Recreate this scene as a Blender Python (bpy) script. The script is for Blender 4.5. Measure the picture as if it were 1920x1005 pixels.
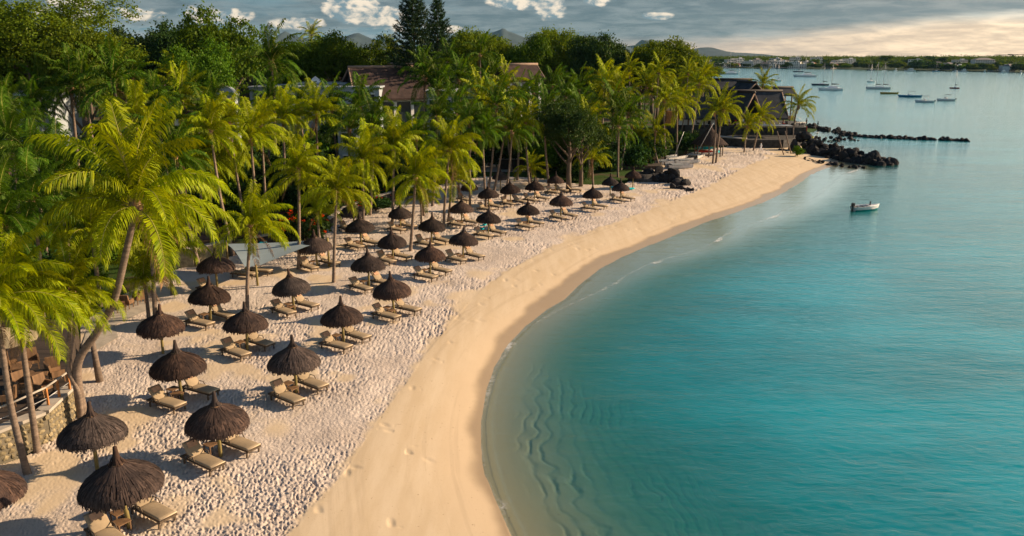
import bpy, math, random
import numpy as np
from mathutils import Vector, Matrix
R = math.radians
rng = np.random.default_rng(7)
random.seed(7)
scene = bpy.context.scene
for o in list(bpy.data.objects):
    bpy.data.objects.remove(o)
# ------------------------------------------------------------------ camera
H = 17.0; PITCH = R(15.3); F = 1450.0; SEA = -0.5
cd = bpy.data.cameras.new('camera'); cam = bpy.data.objects.new('camera', cd)
scene.collection.objects.link(cam); scene.camera = cam
cam.location = (0, 0, H); cam.rotation_euler = (R(90) - PITCH, 0, 0)
cd.sensor_width = 36; cd.lens = 36 * F / 1920; cd.clip_start = .5; cd.clip_end = 60000
# ------------------------------------------------------------------ sun, sky
SUN_EL = R(22); SUN_AZ = R(77)          # azimuth measured from the view direction (+Y) towards +X
SKY_STRENGTH = .05
sd = bpy.data.lights.new('sun', 'SUN'); sun = bpy.data.objects.new('sun', sd)
scene.collection.objects.link(sun)
sd.energy = 5.0; sd.angle = R(.6); sd.color = (1.0, .75, .49)
sv = Vector((math.sin(SUN_AZ) * math.cos(SUN_EL), math.cos(SUN_AZ) * math.cos(SUN_EL), math.sin(SUN_EL)))
sun.rotation_euler = sv.to_track_quat('Z', 'Y').to_euler(); sun.location = (60, 20, 60)
scene.view_settings.view_transform = 'Standard'; scene.view_settings.look = 'None'
scene.view_settings.gamma = 1; scene.view_settings.exposure = .98
scene.render.engine = 'CYCLES'
try:
    scene.view_settings.use_curve_mapping = False
    scene.cycles.max_bounces = 6; scene.cycles.transparent_max_bounces = 12
    scene.cycles.volume_bounces = 0; scene.cycles.caustics_reflective = False
    scene.cycles.caustics_refractive = False
except Exception: pass

def new_tree(tree):
    N = tree.nodes; L = tree.links
    class T: pass
    t = T(); t.N = N; t.L = L
    def put(sock, v):
        if v is None: return
        if isinstance(v, bpy.types.NodeSocket): L.new(v, sock)
        else:
            if isinstance(v, (tuple, list)) and len(v) == 3 and sock.type == 'RGBA': v = (*v, 1)
            sock.default_value = v
    t.put = put
    def m(op, a, b=None, c=None, clamp=False):
        n = N.new('ShaderNodeMath'); n.operation = op; n.use_clamp = clamp
        for i, v in enumerate((a, b, c)): put(n.inputs[i], v)
        return n.outputs[0]
    t.m = m
    def mix(f, a, b, blend='MIX'):
        n = N.new('ShaderNodeMix'); n.data_type = 'RGBA'; n.blend_type = blend
        put(n.inputs[0], f); put(n.inputs[6], a); put(n.inputs[7], b)
        return n.outputs[2]
    t.mix = mix
    def noise(vec, scale, detail=3, rough=.55, dist=0, dim='3D'):
        n = N.new('ShaderNodeTexNoise'); n.noise_dimensions = dim
        if vec is not None: L.new(vec, n.inputs['Vector'])
        n.inputs['Scale'].default_value = scale; n.inputs['Detail'].default_value = detail
        n.inputs['Roughness'].default_value = rough; n.inputs['Distortion'].default_value = dist
        return n.outputs[0]
    t.noise = noise
    def ramp(f, pts, interp='LINEAR'):
        n = N.new('ShaderNodeValToRGB'); e = n.color_ramp.elements; n.color_ramp.interpolation = interp
        while len(e) < len(pts): e.new(.5)
        for k, (p, c) in enumerate(pts):
            e[k].position = p; e[k].color = (*c, 1) if not isinstance(c, float) else (c, c, c, 1)
        put(n.inputs[0], f); return n.outputs[0]
    t.ramp = ramp
    def smooth(v, a, b):
        n = N.new('ShaderNodeMapRange'); n.interpolation_type = 'SMOOTHSTEP'
        put(n.inputs[0], v); n.inputs[1].default_value = a; n.inputs[2].default_value = b
        return n.outputs[0]
    t.smooth = smooth
    def comb(x, y, z):
        n = N.new('ShaderNodeCombineXYZ')
        for i, v in enumerate((x, y, z)): put(n.inputs[i], v)
        return n.outputs[0]
    t.comb = comb
    def attr(name):
        n = N.new('ShaderNodeAttribute'); n.attribute_name = name; return n
    t.attr = attr
    def vmap(vec, scale=(1, 1, 1), rot=(0, 0, 0), loc=(0, 0, 0)):
        n = N.new('ShaderNodeMapping'); L.new(vec, n.inputs[0])
        n.inputs[1].default_value = loc; n.inputs[2].default_value = rot; n.inputs[3].default_value = scale
        return n.outputs[0]
    t.vmap = vmap
    return t

world = bpy.data.worlds.new('World'); scene.world = world; world.use_nodes = True
t = new_tree(world.node_tree); t.N.clear()
sky = t.N.new('ShaderNodeTexSky'); sky.sky_type = 'NISHITA'; sky.sun_disc = False
sky.sun_elevation = SUN_EL; sky.sun_rotation = SUN_AZ; sky.air_density = 1.0; sky.dust_density = .6; sky.ozone_density = 2.0
bg = t.N.new('ShaderNodeBackground'); bg.inputs[1].default_value = SKY_STRENGTH
tint = t.mix(1.0, sky.outputs[0], (.42, .70, .95), 'MULTIPLY')
t.L.new(tint, bg.inputs[0])
co = t.N.new('ShaderNodeTexCoord').outputs['Generated']
sp = t.N.new('ShaderNodeSeparateXYZ'); t.L.new(co, sp.inputs[0])
az = t.m('MULTIPLY', t.m('ARCTAN2', sp.outputs[0], sp.outputs[1]), 57.2958)      # degrees right of the view direction
el = t.m('MULTIPLY', t.m('ARCSINE', sp.outputs[2]), 57.2958)
def cloud_field(daz, dele):
    a = t.m('ADD', az, daz); e = t.m('ADD', el, dele)
    v = t.comb(t.m('MULTIPLY', a, .5), t.m('MULTIPLY', e, .9), 3.7)
    return t.noise(v, 1.0, 9, .56, .25)
n0 = cloud_field(0, 0); n1 = cloud_field(.35, .12)
def blob(a0, e0, wa, we, amp):
    x = t.m('DIVIDE', t.m('SUBTRACT', az, a0), wa); y = t.m('DIVIDE', t.m('SUBTRACT', el, e0), we)
    r = t.m('ADD', t.m('MULTIPLY', x, x), t.m('MULTIPLY', y, y))
    return t.m('MULTIPLY', t.m('SUBTRACT', 1.0, r, clamp=True), amp)
# heaped cumulus clouds standing over the trees
cum = None
for b in [(-11.2, 3.4, 2.3, 1.5, .95), (-9.0, 2.7, 2.6, .8, .8), (-15.0, 2.2, 2.8, .6, .5), (-20, 2.6, 4.5, .7, .5), (-28.0, 3.3, 1.9, 1.1, .95), (-26, 2.6, 6, .6, .5),
          (0.2, 4.2, 2.8, 1.3, .95), (2.6, 3.4, 1.6, 1.2, .6), (6.0, 3.9, 1.4, .8, .5), (-6, 1.9, 4, .5, .42), (10.0, 2.7, 1.6, .4, .5),
          (-55, 3.5, 8, 2.0, .7), (-85, 4, 10, 2.5, .7), (150, 4, 12, 3, .7), (-140, 4, 12, 3, .7)]:
    v = blob(*b); cum = v if cum is None else t.m('MAXIMUM', cum, v)
cmask = t.smooth(t.m('ADD', t.m('MULTIPLY', n0, .9), cum), .64, .88)
lit = t.smooth(t.m('ADD', t.m('SUBTRACT', n0, n1), t.m('MULTIPLY', t.m('SUBTRACT', cmask, .5), .07)), -.06, .13)
cum_col = t.mix(lit, (.15, .21, .24), (.80, .66, .50))
# layered bank of stratus over the bay, open above the far horizon
v2 = t.comb(t.m('MULTIPLY', az, .085), t.m('MULTIPLY', el, .62), 9.1)
n2 = t.noise(v2, 1.0, 8, .55, .4)
edge = t.m('ADD', t.m('MULTIPLY', t.smooth(az, 12, 34), 1.7), .9)
bank = t.smooth(t.m('ADD', t.m('ADD', n2, t.m('MULTIPLY', t.m('MINIMUM', t.m('SUBTRACT', el, edge), 1.5), .22)), t.m('MULTIPLY', t.smooth(az, -6, 5), .22)), .58, .80)
v3 = t.comb(t.m('MULTIPLY', az, .30), t.m('MULTIPLY', el, 2.0), 1.1)
n3 = t.noise(v3, 1.0, 10, .66, .3)
glow = t.smooth(az, 4, 36)
n3s = t.smooth(n3, .36, .66)
bank_col = t.mix(n3s, t.mix(glow, (.085, .115, .13), (.17, .18, .18)), t.mix(glow, (.19, .22, .225), (.29, .275, .25)))
low = t.m('MULTIPLY', t.smooth(t.m('SUBTRACT', el, t.m('MULTIPLY', t.smooth(az, 10, 33), 1.35)), 1.5, .4), t.smooth(az, -4, 12))       # warm light low over the water
low_col = t.mix(n3s, t.mix(glow, (.36, .30, .26), (.72, .50, .32)), t.mix(glow, (.52, .40, .31), (1.2, .86, .54)))
# thin veil between the clouds on the land side
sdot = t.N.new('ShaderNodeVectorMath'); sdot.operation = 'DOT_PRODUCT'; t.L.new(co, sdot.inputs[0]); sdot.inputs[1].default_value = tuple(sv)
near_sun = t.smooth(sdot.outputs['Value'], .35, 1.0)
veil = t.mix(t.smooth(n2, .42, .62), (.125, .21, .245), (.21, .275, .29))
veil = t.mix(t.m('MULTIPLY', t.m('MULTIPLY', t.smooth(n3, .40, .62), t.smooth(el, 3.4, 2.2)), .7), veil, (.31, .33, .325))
hiv = t.mix(t.smooth(az, 5, 45), t.mix(n3, (.22, .36, .42), (.42, .55, .60)), t.mix(n3, (.62, .78, .84), (1.0, 1.05, 1.02)))  # high sky above the frame, brightened on the bay side for the water's reflection
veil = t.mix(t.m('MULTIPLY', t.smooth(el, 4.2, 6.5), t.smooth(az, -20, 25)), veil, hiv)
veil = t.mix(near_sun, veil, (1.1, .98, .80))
bank = t.m('MULTIPLY', bank, t.smooth(el, 6.5, 4.3))
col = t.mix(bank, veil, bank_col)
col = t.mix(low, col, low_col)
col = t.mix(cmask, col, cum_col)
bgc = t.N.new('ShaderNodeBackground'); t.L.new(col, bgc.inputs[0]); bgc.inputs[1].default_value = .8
cover = t.smooth(el, 32, 9)
cover = t.m('MAXIMUM', t.m('MULTIPLY', cover, .92), t.m('MULTIPLY', t.smooth(n0, .5, .7), .35))
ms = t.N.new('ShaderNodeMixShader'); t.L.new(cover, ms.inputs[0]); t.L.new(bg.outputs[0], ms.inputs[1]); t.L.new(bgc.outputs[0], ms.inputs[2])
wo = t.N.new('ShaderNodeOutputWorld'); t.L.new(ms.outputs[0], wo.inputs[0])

# ------------------------------------------------------------------ helpers
CP, SP = math.cos(PITCH), math.sin(PITCH)
def ray(px, py):
    a = (px - 960) / F; b = -(py - 502.5) / F
    return Vector((a, CP + b * SP, -SP + b * CP))
def G(px, py, z=0.0):                       # where the sight line of a photo pixel meets height z
    d = ray(px, py); s = (z - H) / d.z
    return Vector((d.x * s, d.y * s, z))
def A(px, py, Y):                           # point of the sight line at distance Y
    d = ray(px, py); s = Y / d.y
    return Vector((d.x * s, Y, H + d.z * s))
def Gn(px, py, z):
    a = (px - 960) / F; b = -(py - 502.5) / F
    dy = CP + b * SP; dz = -SP + b * CP
    s = (z - H) / dz
    return a * s, dy * s

def link(o): scene.collection.objects.link(o); return o
def tag(o, label=None, cat=None, group=None, kind=None):
    if label: o['label'] = label
    if cat: o['category'] = cat
    if group: o['group'] = group
    if kind: o['kind'] = kind
    return o
def empty(name, loc=(0, 0, 0), rz=0, label=None, cat=None, group=None):
    o = bpy.data.objects.new(name, None); o.empty_display_size = .3; link(o)
    o.location = loc; o.rotation_euler = (0, 0, rz); return tag(o, label, cat, group)
def mobj(name, me, mat=None, parent=None, loc=None, rot=None, scale=None):
    if mat is not None and len(me.materials) == 0: me.materials.append(mat)
    o = link(bpy.data.objects.new(name, me))
    if parent is not None: o.parent = parent
    if loc is not None: o.location = loc
    if rot is not None: o.rotation_euler = rot
    if scale is not None: o.scale = scale if hasattr(scale, '__len__') else (scale,) * 3
    return o
kids = {}
def copy_tree(o, parent=None):
    c = o.copy(); link(c); c.parent = parent
    for ch in list(o.children): copy_tree(ch, c)
    return c

class MB:                                    # collects simple shapes into one mesh
    def __init__(s): s.v = []; s.f = []; s.s = []
    def add(s, vs, fs, smooth=False):
        b = len(s.v); s.v += [tuple(v) for v in vs]; s.f += [tuple(b + i for i in f) for f in fs]; s.s += [smooth] * len(fs); return s
    def box(s, c, d, rz=0, rx=0, ry=0):
        M = Matrix.Translation(c) @ Matrix.Rotation(rz, 4, 'Z') @ Matrix.Rotation(ry, 4, 'Y') @ Matrix.Rotation(rx, 4, 'X')
        vs = [M @ Vector((x * d[0] / 2, y * d[1] / 2, z * d[2] / 2)) for x in (-1, 1) for y in (-1, 1) for z in (-1, 1)]
        return s.add(vs, [(0, 1, 3, 2), (4, 6, 7, 5), (0, 4, 5, 1), (2, 3, 7, 6), (0, 2, 6, 4), (1, 5, 7, 3)])
    def tube(s, pts, rad, n=8, cap=True):
        pts = [Vector(p) for p in pts]
        if not hasattr(rad, '__len__'): rad = [rad] * len(pts)
        vs = []; fs = []
        for i, p in enumerate(pts):
            d = (pts[min(i + 1, len(pts) - 1)] - pts[max(i - 1, 0)]).normalized()
            a = d.cross(Vector((0, 1, 0)) if abs(d.y) < .9 else Vector((1, 0, 0))).normalized(); b = d.cross(a)
            for k in range(n):
                th = 2 * math.pi * k / n
                vs.append(p + (a * math.cos(th) + b * math.sin(th)) * rad[i])
        for i in range(len(pts) - 1):
            for k in range(n):
                k2 = (k + 1) % n
                fs.append((i * n + k, i * n + k2, (i + 1) * n + k2, (i + 1) * n + k))
        if cap:
            fs.append(tuple(range(n))[::-1]); fs.append(tuple((len(pts) - 1) * n + k for k in range(n)))
        return s.add(vs, fs, True)
    def lathe(s, prof, n=24, c=(0, 0, 0), close=False):
        vs = []; fs = []
        for (r, z) in prof:
            for k in range(n):
                th = 2 * math.pi * k / n; vs.append((c[0] + r * math.cos(th), c[1] + r * math.sin(th), c[2] + z))
        for i in range(len(prof) - 1):
            for k in range(n):
                k2 = (k + 1) % n; fs.append((i * n + k, i * n + k2, (i + 1) * n + k2, (i + 1) * n + k))
        return s.add(vs, fs, True)
    def prism(s, poly, z0, z1):              # poly of (x, y)
        n = len(poly); vs = [(x, y, z0) for x, y in poly] + [(x, y, z1) for x, y in poly]
        return s.add(vs, [tuple(range(n))[::-1], tuple(range(n, 2 * n))] + [(i, (i + 1) % n, n + (i + 1) % n, n + i) for i in range(n)])
    def mesh(s, name):
        me = bpy.data.meshes.new(name); me.from_pydata(s.v, [], s.f)
        me.polygons.foreach_set('use_smooth', s.s); me.update(); return me
    def build(s, name, mat=None, parent=None, **k): return mobj(name, s.mesh(name), mat, parent, **k)
def np_mesh(name, V, Q, smooth=False, tri=False):
    me = bpy.data.meshes.new(name); k = 3 if tri else 4; Q = np.asarray(Q, dtype=np.int32)
    me.vertices.add(len(V)); me.vertices.foreach_set('co', np.asarray(V, dtype=np.float32).ravel())
    me.loops.add(Q.size); me.loops.foreach_set('vertex_index', Q.ravel())
    me.polygons.add(len(Q)); me.polygons.foreach_set('loop_start', np.arange(0, Q.size, k, dtype=np.int32))
    me.polygons.foreach_set('use_smooth', np.full(len(Q), smooth)); me.update(calc_edges=True); return me

# ------------------------------------------------------------------ materials
def mat(name, base=(.5, .5, .5), rough=.8, var=.25, scale=4, bump=.0, bscale=20, stretch=(1, 1, 1), rand=0, metal=0, coords='Object', spec=.3, base2=None):
    m_ = bpy.data.materials.new(name); m_.use_nodes = True; t = new_tree(m_.node_tree)
    p = t.N['Principled BSDF']; tc = t.N.new('ShaderNodeTexCoord').outputs[coords]
    v = t.vmap(tc, stretch)
    n = t.noise(v, scale, 5, .6)
    b2 = base2 if base2 else tuple(c * (1 - var) for c in base); b1 = base if base2 else tuple(min(1, c * (1 + var)) for c in base)
    c = t.mix(t.smooth(n, .3, .7), b2, b1)
    if rand:
        oi = t.N.new('ShaderNodeObjectInfo').outputs['Random']
        hs = t.N.new('ShaderNodeHueSaturation'); t.L.new(c, hs.inputs['Color'])
        t.L.new(t.m('ADD', t.m('MULTIPLY', oi, rand * 2), 1 - rand), hs.inputs['Value']); c = hs.outputs[0]
    t.L.new(c, p.inputs['Base Color']); p.inputs['Roughness'].default_value = rough
    p.inputs['Metallic'].default_value = metal; p.inputs['Specular IOR Level'].default_value = spec
    if bump:
        bp = t.N.new('ShaderNodeBump'); bp.inputs['Strength'].default_value = bump; bp.inputs['Distance'].default_value = .03
        t.L.new(t.noise(v, bscale, 5, .65), bp.inputs['Height']); t.L.new(bp.outputs[0], p.inputs['Normal'])
    return m_
def leaf_mat(name, c1, c2, trans=.35, hue=.03, tip=None):
    m_ = bpy.data.materials.new(name); m_.use_nodes = True; t = new_tree(m_.node_tree)
    t.N.remove(t.N['Principled BSDF']); out = t.N['Material Output']
    oi = t.N.new('ShaderNodeObjectInfo'); geo = t.N.new('ShaderNodeNewGeometry')
    n = t.noise(t.N.new('ShaderNodeTexCoord').outputs['Object'], .9, 3)
    f = t.m('ADD', t.m('MULTIPLY', n, .5), t.m('MULTIPLY', geo.outputs['Random Per Island'], .5))
    c = t.mix(f, c1, c2)
    hs = t.N.new('ShaderNodeHueSaturation'); t.L.new(c, hs.inputs['Color'])
    t.L.new(t.m('ADD', .5 - hue, t.m('MULTIPLY', oi.outputs['Random'], hue * 2)), hs.inputs['Hue'])
    t.L.new(t.m('ADD', .75, t.m('MULTIPLY', oi.outputs['Random'], .5)), hs.inputs['Value'])
    c = hs.outputs[0]
    d = t.N.new('ShaderNodeBsdfDiffuse'); tr = t.N.new('ShaderNodeBsdfTranslucent'); gl = t.N.new('ShaderNodeBsdfGlossy')
    t.L.new(c, d.inputs[0]); t.L.new(t.mix(1, c, (1.7, 1.4, .15), 'MULTIPLY'), tr.inputs[0])
    gl.inputs[1].default_value = .45; gl.inputs[0].default_value = (.9, .85, .6, 1)
    a = t.N.new('ShaderNodeMixShader'); a.inputs[0].default_value = trans
    t.L.new(d.outputs[0], a.inputs[1]); t.L.new(tr.outputs[0], a.inputs[2])
    b = t.N.new('ShaderNodeMixShader'); b.inputs[0].default_value = .008
    t.L.new(a.outputs[0], b.inputs[1]); t.L.new(gl.outputs[0], b.inputs[2]); t.L.new(b.outputs[0], out.inputs[0])
    return m_

# ------------------------------------------------------------------ coast and beach lines
Wpx = [(985, 1060), (957, 1003), (930, 940), (910, 890), (902, 840), (902, 790), (910, 740), (928, 690), (953, 645), (985, 612), (1030, 578),
       (1060, 560), (1085, 535), (1120, 508), (1165, 482), (1200, 468), (1255, 445), (1320, 418), (1380, 398), (1430, 380), (1475, 358), (1507, 338), (1532, 322), (1560, 311)]
W = [G(x, y, SEA).xy for x, y in Wpx]
Bpx = [(540, 1003), (600, 940), (650, 880), (700, 800), (760, 720), (800, 660), (850, 600), (900, 545), (960, 502), (1000, 482), (1060, 452),
       (1150, 420), (1250, 382), (1330, 350), (1400, 312), (1460, 290)]
Bl = [G(x, y, -.05).xy for x, y in Bpx]
back_px = [(-350, 1000), (0, 872), (60, 850), (130, 782), (150, 700), (150, 610), (215, 560), (290, 520), (330, 505), (430, 480), (540, 455), (640, 405), (700, 390),
           (740, 368), (830, 345), (900, 330), (1000, 332), (1090, 345), (1170, 345), (1215, 312), (1300, 285), (1380, 272), (1470, 268), (1520, 268), (1545, 285)]
BK = [G(x, y, 0).xy for x, y in back_px]
w0 = W[0]
near_w = [Vector((w0.x + 1.2, w0.y - 3)), Vector((w0.x + 5, w0.y - 9)), Vector((w0.x + 14, w0.y - 20)), Vector((45, -60)), Vector((120, -300))]
head = [G(x, y, SEA).xy for x, y in [(1575, 300), (1545, 282), (1512, 268), (1530, 250), (1545, 240), (1512, 232), (1490, 215), (1440, 196), (1380, 180), (1330, 160), (1290, 142), (1270, 131)]]
far = [G(x, y, SEA).xy for x, y in [(1340, 127.3), (1450, 128.5), (1560, 129.5), (1640, 131), (1740, 132.5), (1830, 134), (1920, 136), (2050, 140), (2300, 150), (2700, 165)]]
LAND = [Vector((-9000, -300))] + near_w[::-1] + W + head + far + [Vector((9000, 900)), Vector((16000, 30000)), Vector((-16000, 30000))]
COAST = near_w[::-1] + W + head + far + [Vector((9000, 900))]
BEACH = [Vector((-60, 0)), Vector((-60, -20))] + [Vector((20, -20))] + near_w[::-1][2:] + W + [G(1560, 300, 0).xy] + BK[::-1]

def seg_dist(X, Y, poly):
    D = np.full(X.shape, 1e18)
    for a, b in zip(poly[:-1], poly[1:]):
        dx, dy = b.x - a.x, b.y - a.y; L2 = dx * dx + dy * dy + 1e-9
        tt = np.clip(((X - a.x) * dx + (Y - a.y) * dy) / L2, 0, 1)
        D = np.minimum(D, (X - a.x - tt * dx) ** 2 + (Y - a.y - tt * dy) ** 2)
    return np.sqrt(D)
def inside(X, Y, poly):
    c = np.zeros(X.shape, bool); n = len(poly)
    for i in range(n):
        a = poly[i]; b = poly[(i + 1) % n]
        if a.y == b.y: continue
        m_ = ((a.y > Y) != (b.y > Y)) & (X < (b.x - a.x) * (Y - a.y) / (b.y - a.y) + a.x)
        c ^= m_
    return c
def sstep(x, a, b):
    u = np.clip((x - a) / (b - a), 0, 1); return u * u * (3 - 2 * u)
def hash2(i, j, k):
    h = np.sin(i * 127.1 + j * 311.7 + k * 74.7) * 43758.5453; return h - np.floor(h)
def vnoise(X, Y, s, k=0):
    x = X * s; y = Y * s; i = np.floor(x); j = np.floor(y); u = x - i; v = y - j; u = u * u * (3 - 2 * u); v = v * v * (3 - 2 * v)
    return (hash2(i, j, k) * (1 - u) + hash2(i + 1, j, k) * u) * (1 - v) + (hash2(i, j + 1, k) * (1 - u) + hash2(i + 1, j + 1, k) * u) * v
def fbm(X, Y, s, k=0, o=4): return sum(vnoise(X, Y, s * 2 ** q, k + q) * .5 ** q for q in range(o)) / (2 - .5 ** (o - 1))
def dents(X, Y, cell, k):                    # footprints: one oblong dent with a pushed-up rim in each cell
    x = X / cell; y = Y / cell; i0 = np.floor(x); j0 = np.floor(y); out = np.zeros(X.shape)
    for di in (-1, 0, 1):
        for dj in (-1, 0, 1):
            i = i0 + di; j = j0 + dj
            cx = i + .15 + .7 * hash2(i, j, k); cy = j + .15 + .7 * hash2(i, j, k + 1)
            a = hash2(i, j, k + 2) * 1.6 - 1.4; w = .7 + .6 * hash2(i, j, k + 3)
            dx = (x - cx); dy = (y - cy); u = dx * np.cos(a) + dy * np.sin(a); v = -dx * np.sin(a) + dy * np.cos(a)
            r2 = (u / .50) ** 2 + (v / .22) ** 2
            out += w * (-1.25 * np.exp(-r2 * 1.5) + .22 * np.exp(-(np.sqrt(r2) - 1.35) ** 2 * 5))
    return out
def terrain(X, Y, fine=False):
    s = seg_dist(X, Y, COAST); ins = inside(X, Y, LAND); s = np.where(ins, s, -s)
    b = seg_dist(X, Y, Bl)
    bx = np.array([p.x for p in Bl]); by = np.array([p.y for p in Bl])
    past = (X < np.interp(Y, by, bx)) | (Y < by[0]) & (X < bx[0] + (Y - by[0]) * -.0)
    past = (X < np.interp(Y, by, bx)) 
    b = np.where(past, 0, b)
    sw = np.maximum(s, 0)
    r = sw / (sw + b + 1e-6)
    z_land = SEA + (-SEA - .06) * np.where(b > 0, 1 - (1 - r) ** 1.7, 1)
    bi = np.where(past, seg_dist(X, Y, Bl), 0)
    berm = .0
    nb = sstep(Y, 90, 180)
    z_land = z_land * (1 - nb) + nb * (SEA + (-SEA) * sstep(s, 0, 9)) + berm + .06 * sstep(bi, 0, 2) * past
    d = np.maximum(-s, 0)
    shallow = 1 - sstep(Y, 30, 44)
    k1 = .088 * shallow + .10 * (1 - shallow)
    z_sea = SEA - k1 * d - (.003 + .004 * (1 - shallow)) * d * d
    f5 = 5.0 * sstep(Y, 44, 75) * (1 - sstep(Y, 150, 170)); z_far = SEA - .022 * np.minimum(d, f5) - .13 * np.maximum(d - f5, 0); z_sea = np.where(f5 > 0, z_far * (f5 / 5) + z_sea * (1 - f5 / 5), z_sea)
    z_sea = SEA - np.minimum(SEA - z_sea, 5.0)
    z = np.where(s > 0, z_land, z_sea)
    return z, s, past, bi, b

# fine sheet of beach sand, denser where one stands nearer to it
def beach_sheet():
    pxs = np.arange(-260, 1720, 1.75); 
    pys = np.concatenate([np.arange(1120, 520, -1.7), np.arange(520, 258, -1.25)])
    PX, PY = np.meshgrid(pxs, pys); X, Y = Gn(PX, PY, 0.0)
    shp = X.shape; x = X.ravel(); y = Y.ravel()
    # cheap pre-mask
    keep = inside(x, y, BEACH) | (seg_dist(x, y, near_w[::-1] + W) < 15)
    xk, yk = x[keep], y[keep]
    z, s, past, bi, b = terrain(xk, yk)
    rough = np.where(past, sstep(bi + (fbm(xk, yk, .9, 3) - .5) * 1.6, -.15, .55), 0)
    rough = rough * (1 - .85 * sstep(fbm(xk, yk, .33, 21, 3), .60, .72))
    far_fade = 1 + .9 * sstep(yk, 50, 110)
    dd = dents(xk, yk, .235, 5) * .038 + dents(xk + 3.3 * 0 + yk * .31, yk - xk * .31, .15, 11) * .020 + (fbm(xk, yk, 2.6, 33, 2) - .5) * .05
    dd = np.clip(dd, -.13, .06)
    edge = np.exp(-((bi - .55) / .8) ** 2) * past
    z = z + rough * dd * (.45 + 1.1 * sstep(fbm(xk, yk, .18, 77, 3), .3, .7)) * far_fade * (1 + .5 * edge) + rough * (fbm(xk, yk, .5, 8) - .5) * .12
    few = sstep(hash2(np.floor(xk / .8), np.floor(yk / .8), 3), .86, .93) * (s > 1.6) * (~past) * sstep(s, 1.5, 3)
    z = z + few * np.minimum(dents(xk, yk, .8, 31), 0) * .03 + (~past) * (s > 0) * (fbm(xk, yk, .25, 17) - .5) * .05
    # ripple folds of the sea bed
    wob = fbm(xk, yk, .16, 40) * 3.2 + fbm(xk, yk, .55, 45) * .75
    ph = (-s + wob + fbm(xk, yk, .9, 47) * .6) / (.42 + .4 * fbm(xk, yk, .07, 48))
    saw = np.abs((ph % 1.0) - .28); fold = np.exp(-(saw / .16) ** 2)
    rip = sstep(-s, 1.3, 2.8) * (1 - sstep(-s, 12, 15)) * (1 - sstep(yk, 36, 46))
    z = z - rip * fold * .042 * (0.1 + 1.8 * sstep(fbm(xk, yk, .4, 51), .35, .7)) + rip * (fbm(xk, yk, .2, 60) - .5) * .35
    Z = np.zeros(x.shape); Z[keep] = z
    idx = -np.ones(x.shape, int); idx[keep] = np.arange(keep.sum()); I = idx.reshape(shp)
    q = np.stack([I[:-1, :-1], I[:-1, 1:], I[1:, 1:], I[1:, :-1]], -1).reshape(-1, 4); q = q[(q >= 0).all(1)]
    me = np_mesh('sand', np.stack([xk, yk, z + .0], -1), q, True)
    wet = 1 - sstep(s - fbm(xk, yk, .4, 70) * .9 - .9 * sstep(yk, 34, 60), -.3, .35)
    for nme, arr in (('rough', rough), ('wet', wet), ('fold', rip * fold), ('shore', s)):
        me.attributes.new(nme, 'FLOAT', 'POINT').data.foreach_set('value', arr.astype(np.float32))
    return me

sand = bpy.data.materials.new('sand'); sand.use_nodes = True; t = new_tree(sand.node_tree); p = t.N['Principled BSDF']
pos = t.N.new('ShaderNodeNewGeometry').outputs['Position']
rg = t.attr('rough').outputs['Fac']; wt = t.attr('wet').outputs['Fac']; fo = t.attr('fold').outputs['Fac']; sh = t.attr('shore').outputs['Fac']
big = t.noise(pos, .22, 4); fine_ = t.noise(pos, 9, 5, .7); grain = t.noise(pos, 45, 3, .7)
streak = t.noise(t.vmap(pos, (1.2, .18, 1), (0, 0, R(-8))), 1.1, 5, .6)
smooth_c = t.mix(t.smooth(streak, .3, .7), (.54, .415, .265), (.61, .485, .33))
smooth_c = t.mix(t.smooth(sh, 3.2, .4), smooth_c, (.58, .44, .285))
rough_c = t.mix(t.smooth(big, .35, .65), (.48, .40, .335), (.57, .485, .415))
sy = t.N.new('ShaderNodeSeparateXYZ'); t.L.new(pos, sy.inputs[0]); lines = t.noise(t.comb(t.m('MULTIPLY', sh, 1.6), t.m('MULTIPLY', sy.outputs[1], .05), 0.), 1.0, 5, .65)
smooth_c = t.mix(t.m('MULTIPLY', t.smooth(lines, .52, .66), .28), smooth_c, (.40, .30, .19))
c = t.mix(rg, smooth_c, rough_c)
c = t.mix(t.m('MULTIPLY', t.smooth(fine_, .55, .8), .35), c, (.36, .26, .16))
c = t.mix(t.m('MULTIPLY', wt, .72), c, (.24, .17, .095))
c = t.mix(t.m('MULTIPLY', fo, .42), c, (.12, .13, .10))
speck = t.m('MULTIPLY', t.smooth(t.noise(pos, 6.5, 2), .70, .76), .7)
c = t.mix(speck, c, (.22, .13, .08))
t.L.new(c, p.inputs['Base Color'])
t.L.new(t.m('SUBTRACT', .92, t.m('MULTIPLY', wt, .62)), p.inputs['Roughness']); p.inputs['Specular IOR Level'].default_value = .25
bp = t.N.new('ShaderNodeBump'); bp.inputs['Distance'].default_value = .05
hgt = t.m('ADD', t.m('MULTIPLY', t.noise(pos, 7, 4, .6), 1.0), t.m('MULTIPLY', grain, .25))
t.L.new(hgt, bp.inputs['Height']); t.L.new(t.m('ADD', .05, t.m('MULTIPLY', rg, .9)), bp.inputs['Strength'])
t.L.new(bp.outputs[0], p.inputs['Normal'])
tag(mobj('sand', beach_sheet(), sand), kind='structure')

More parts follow.
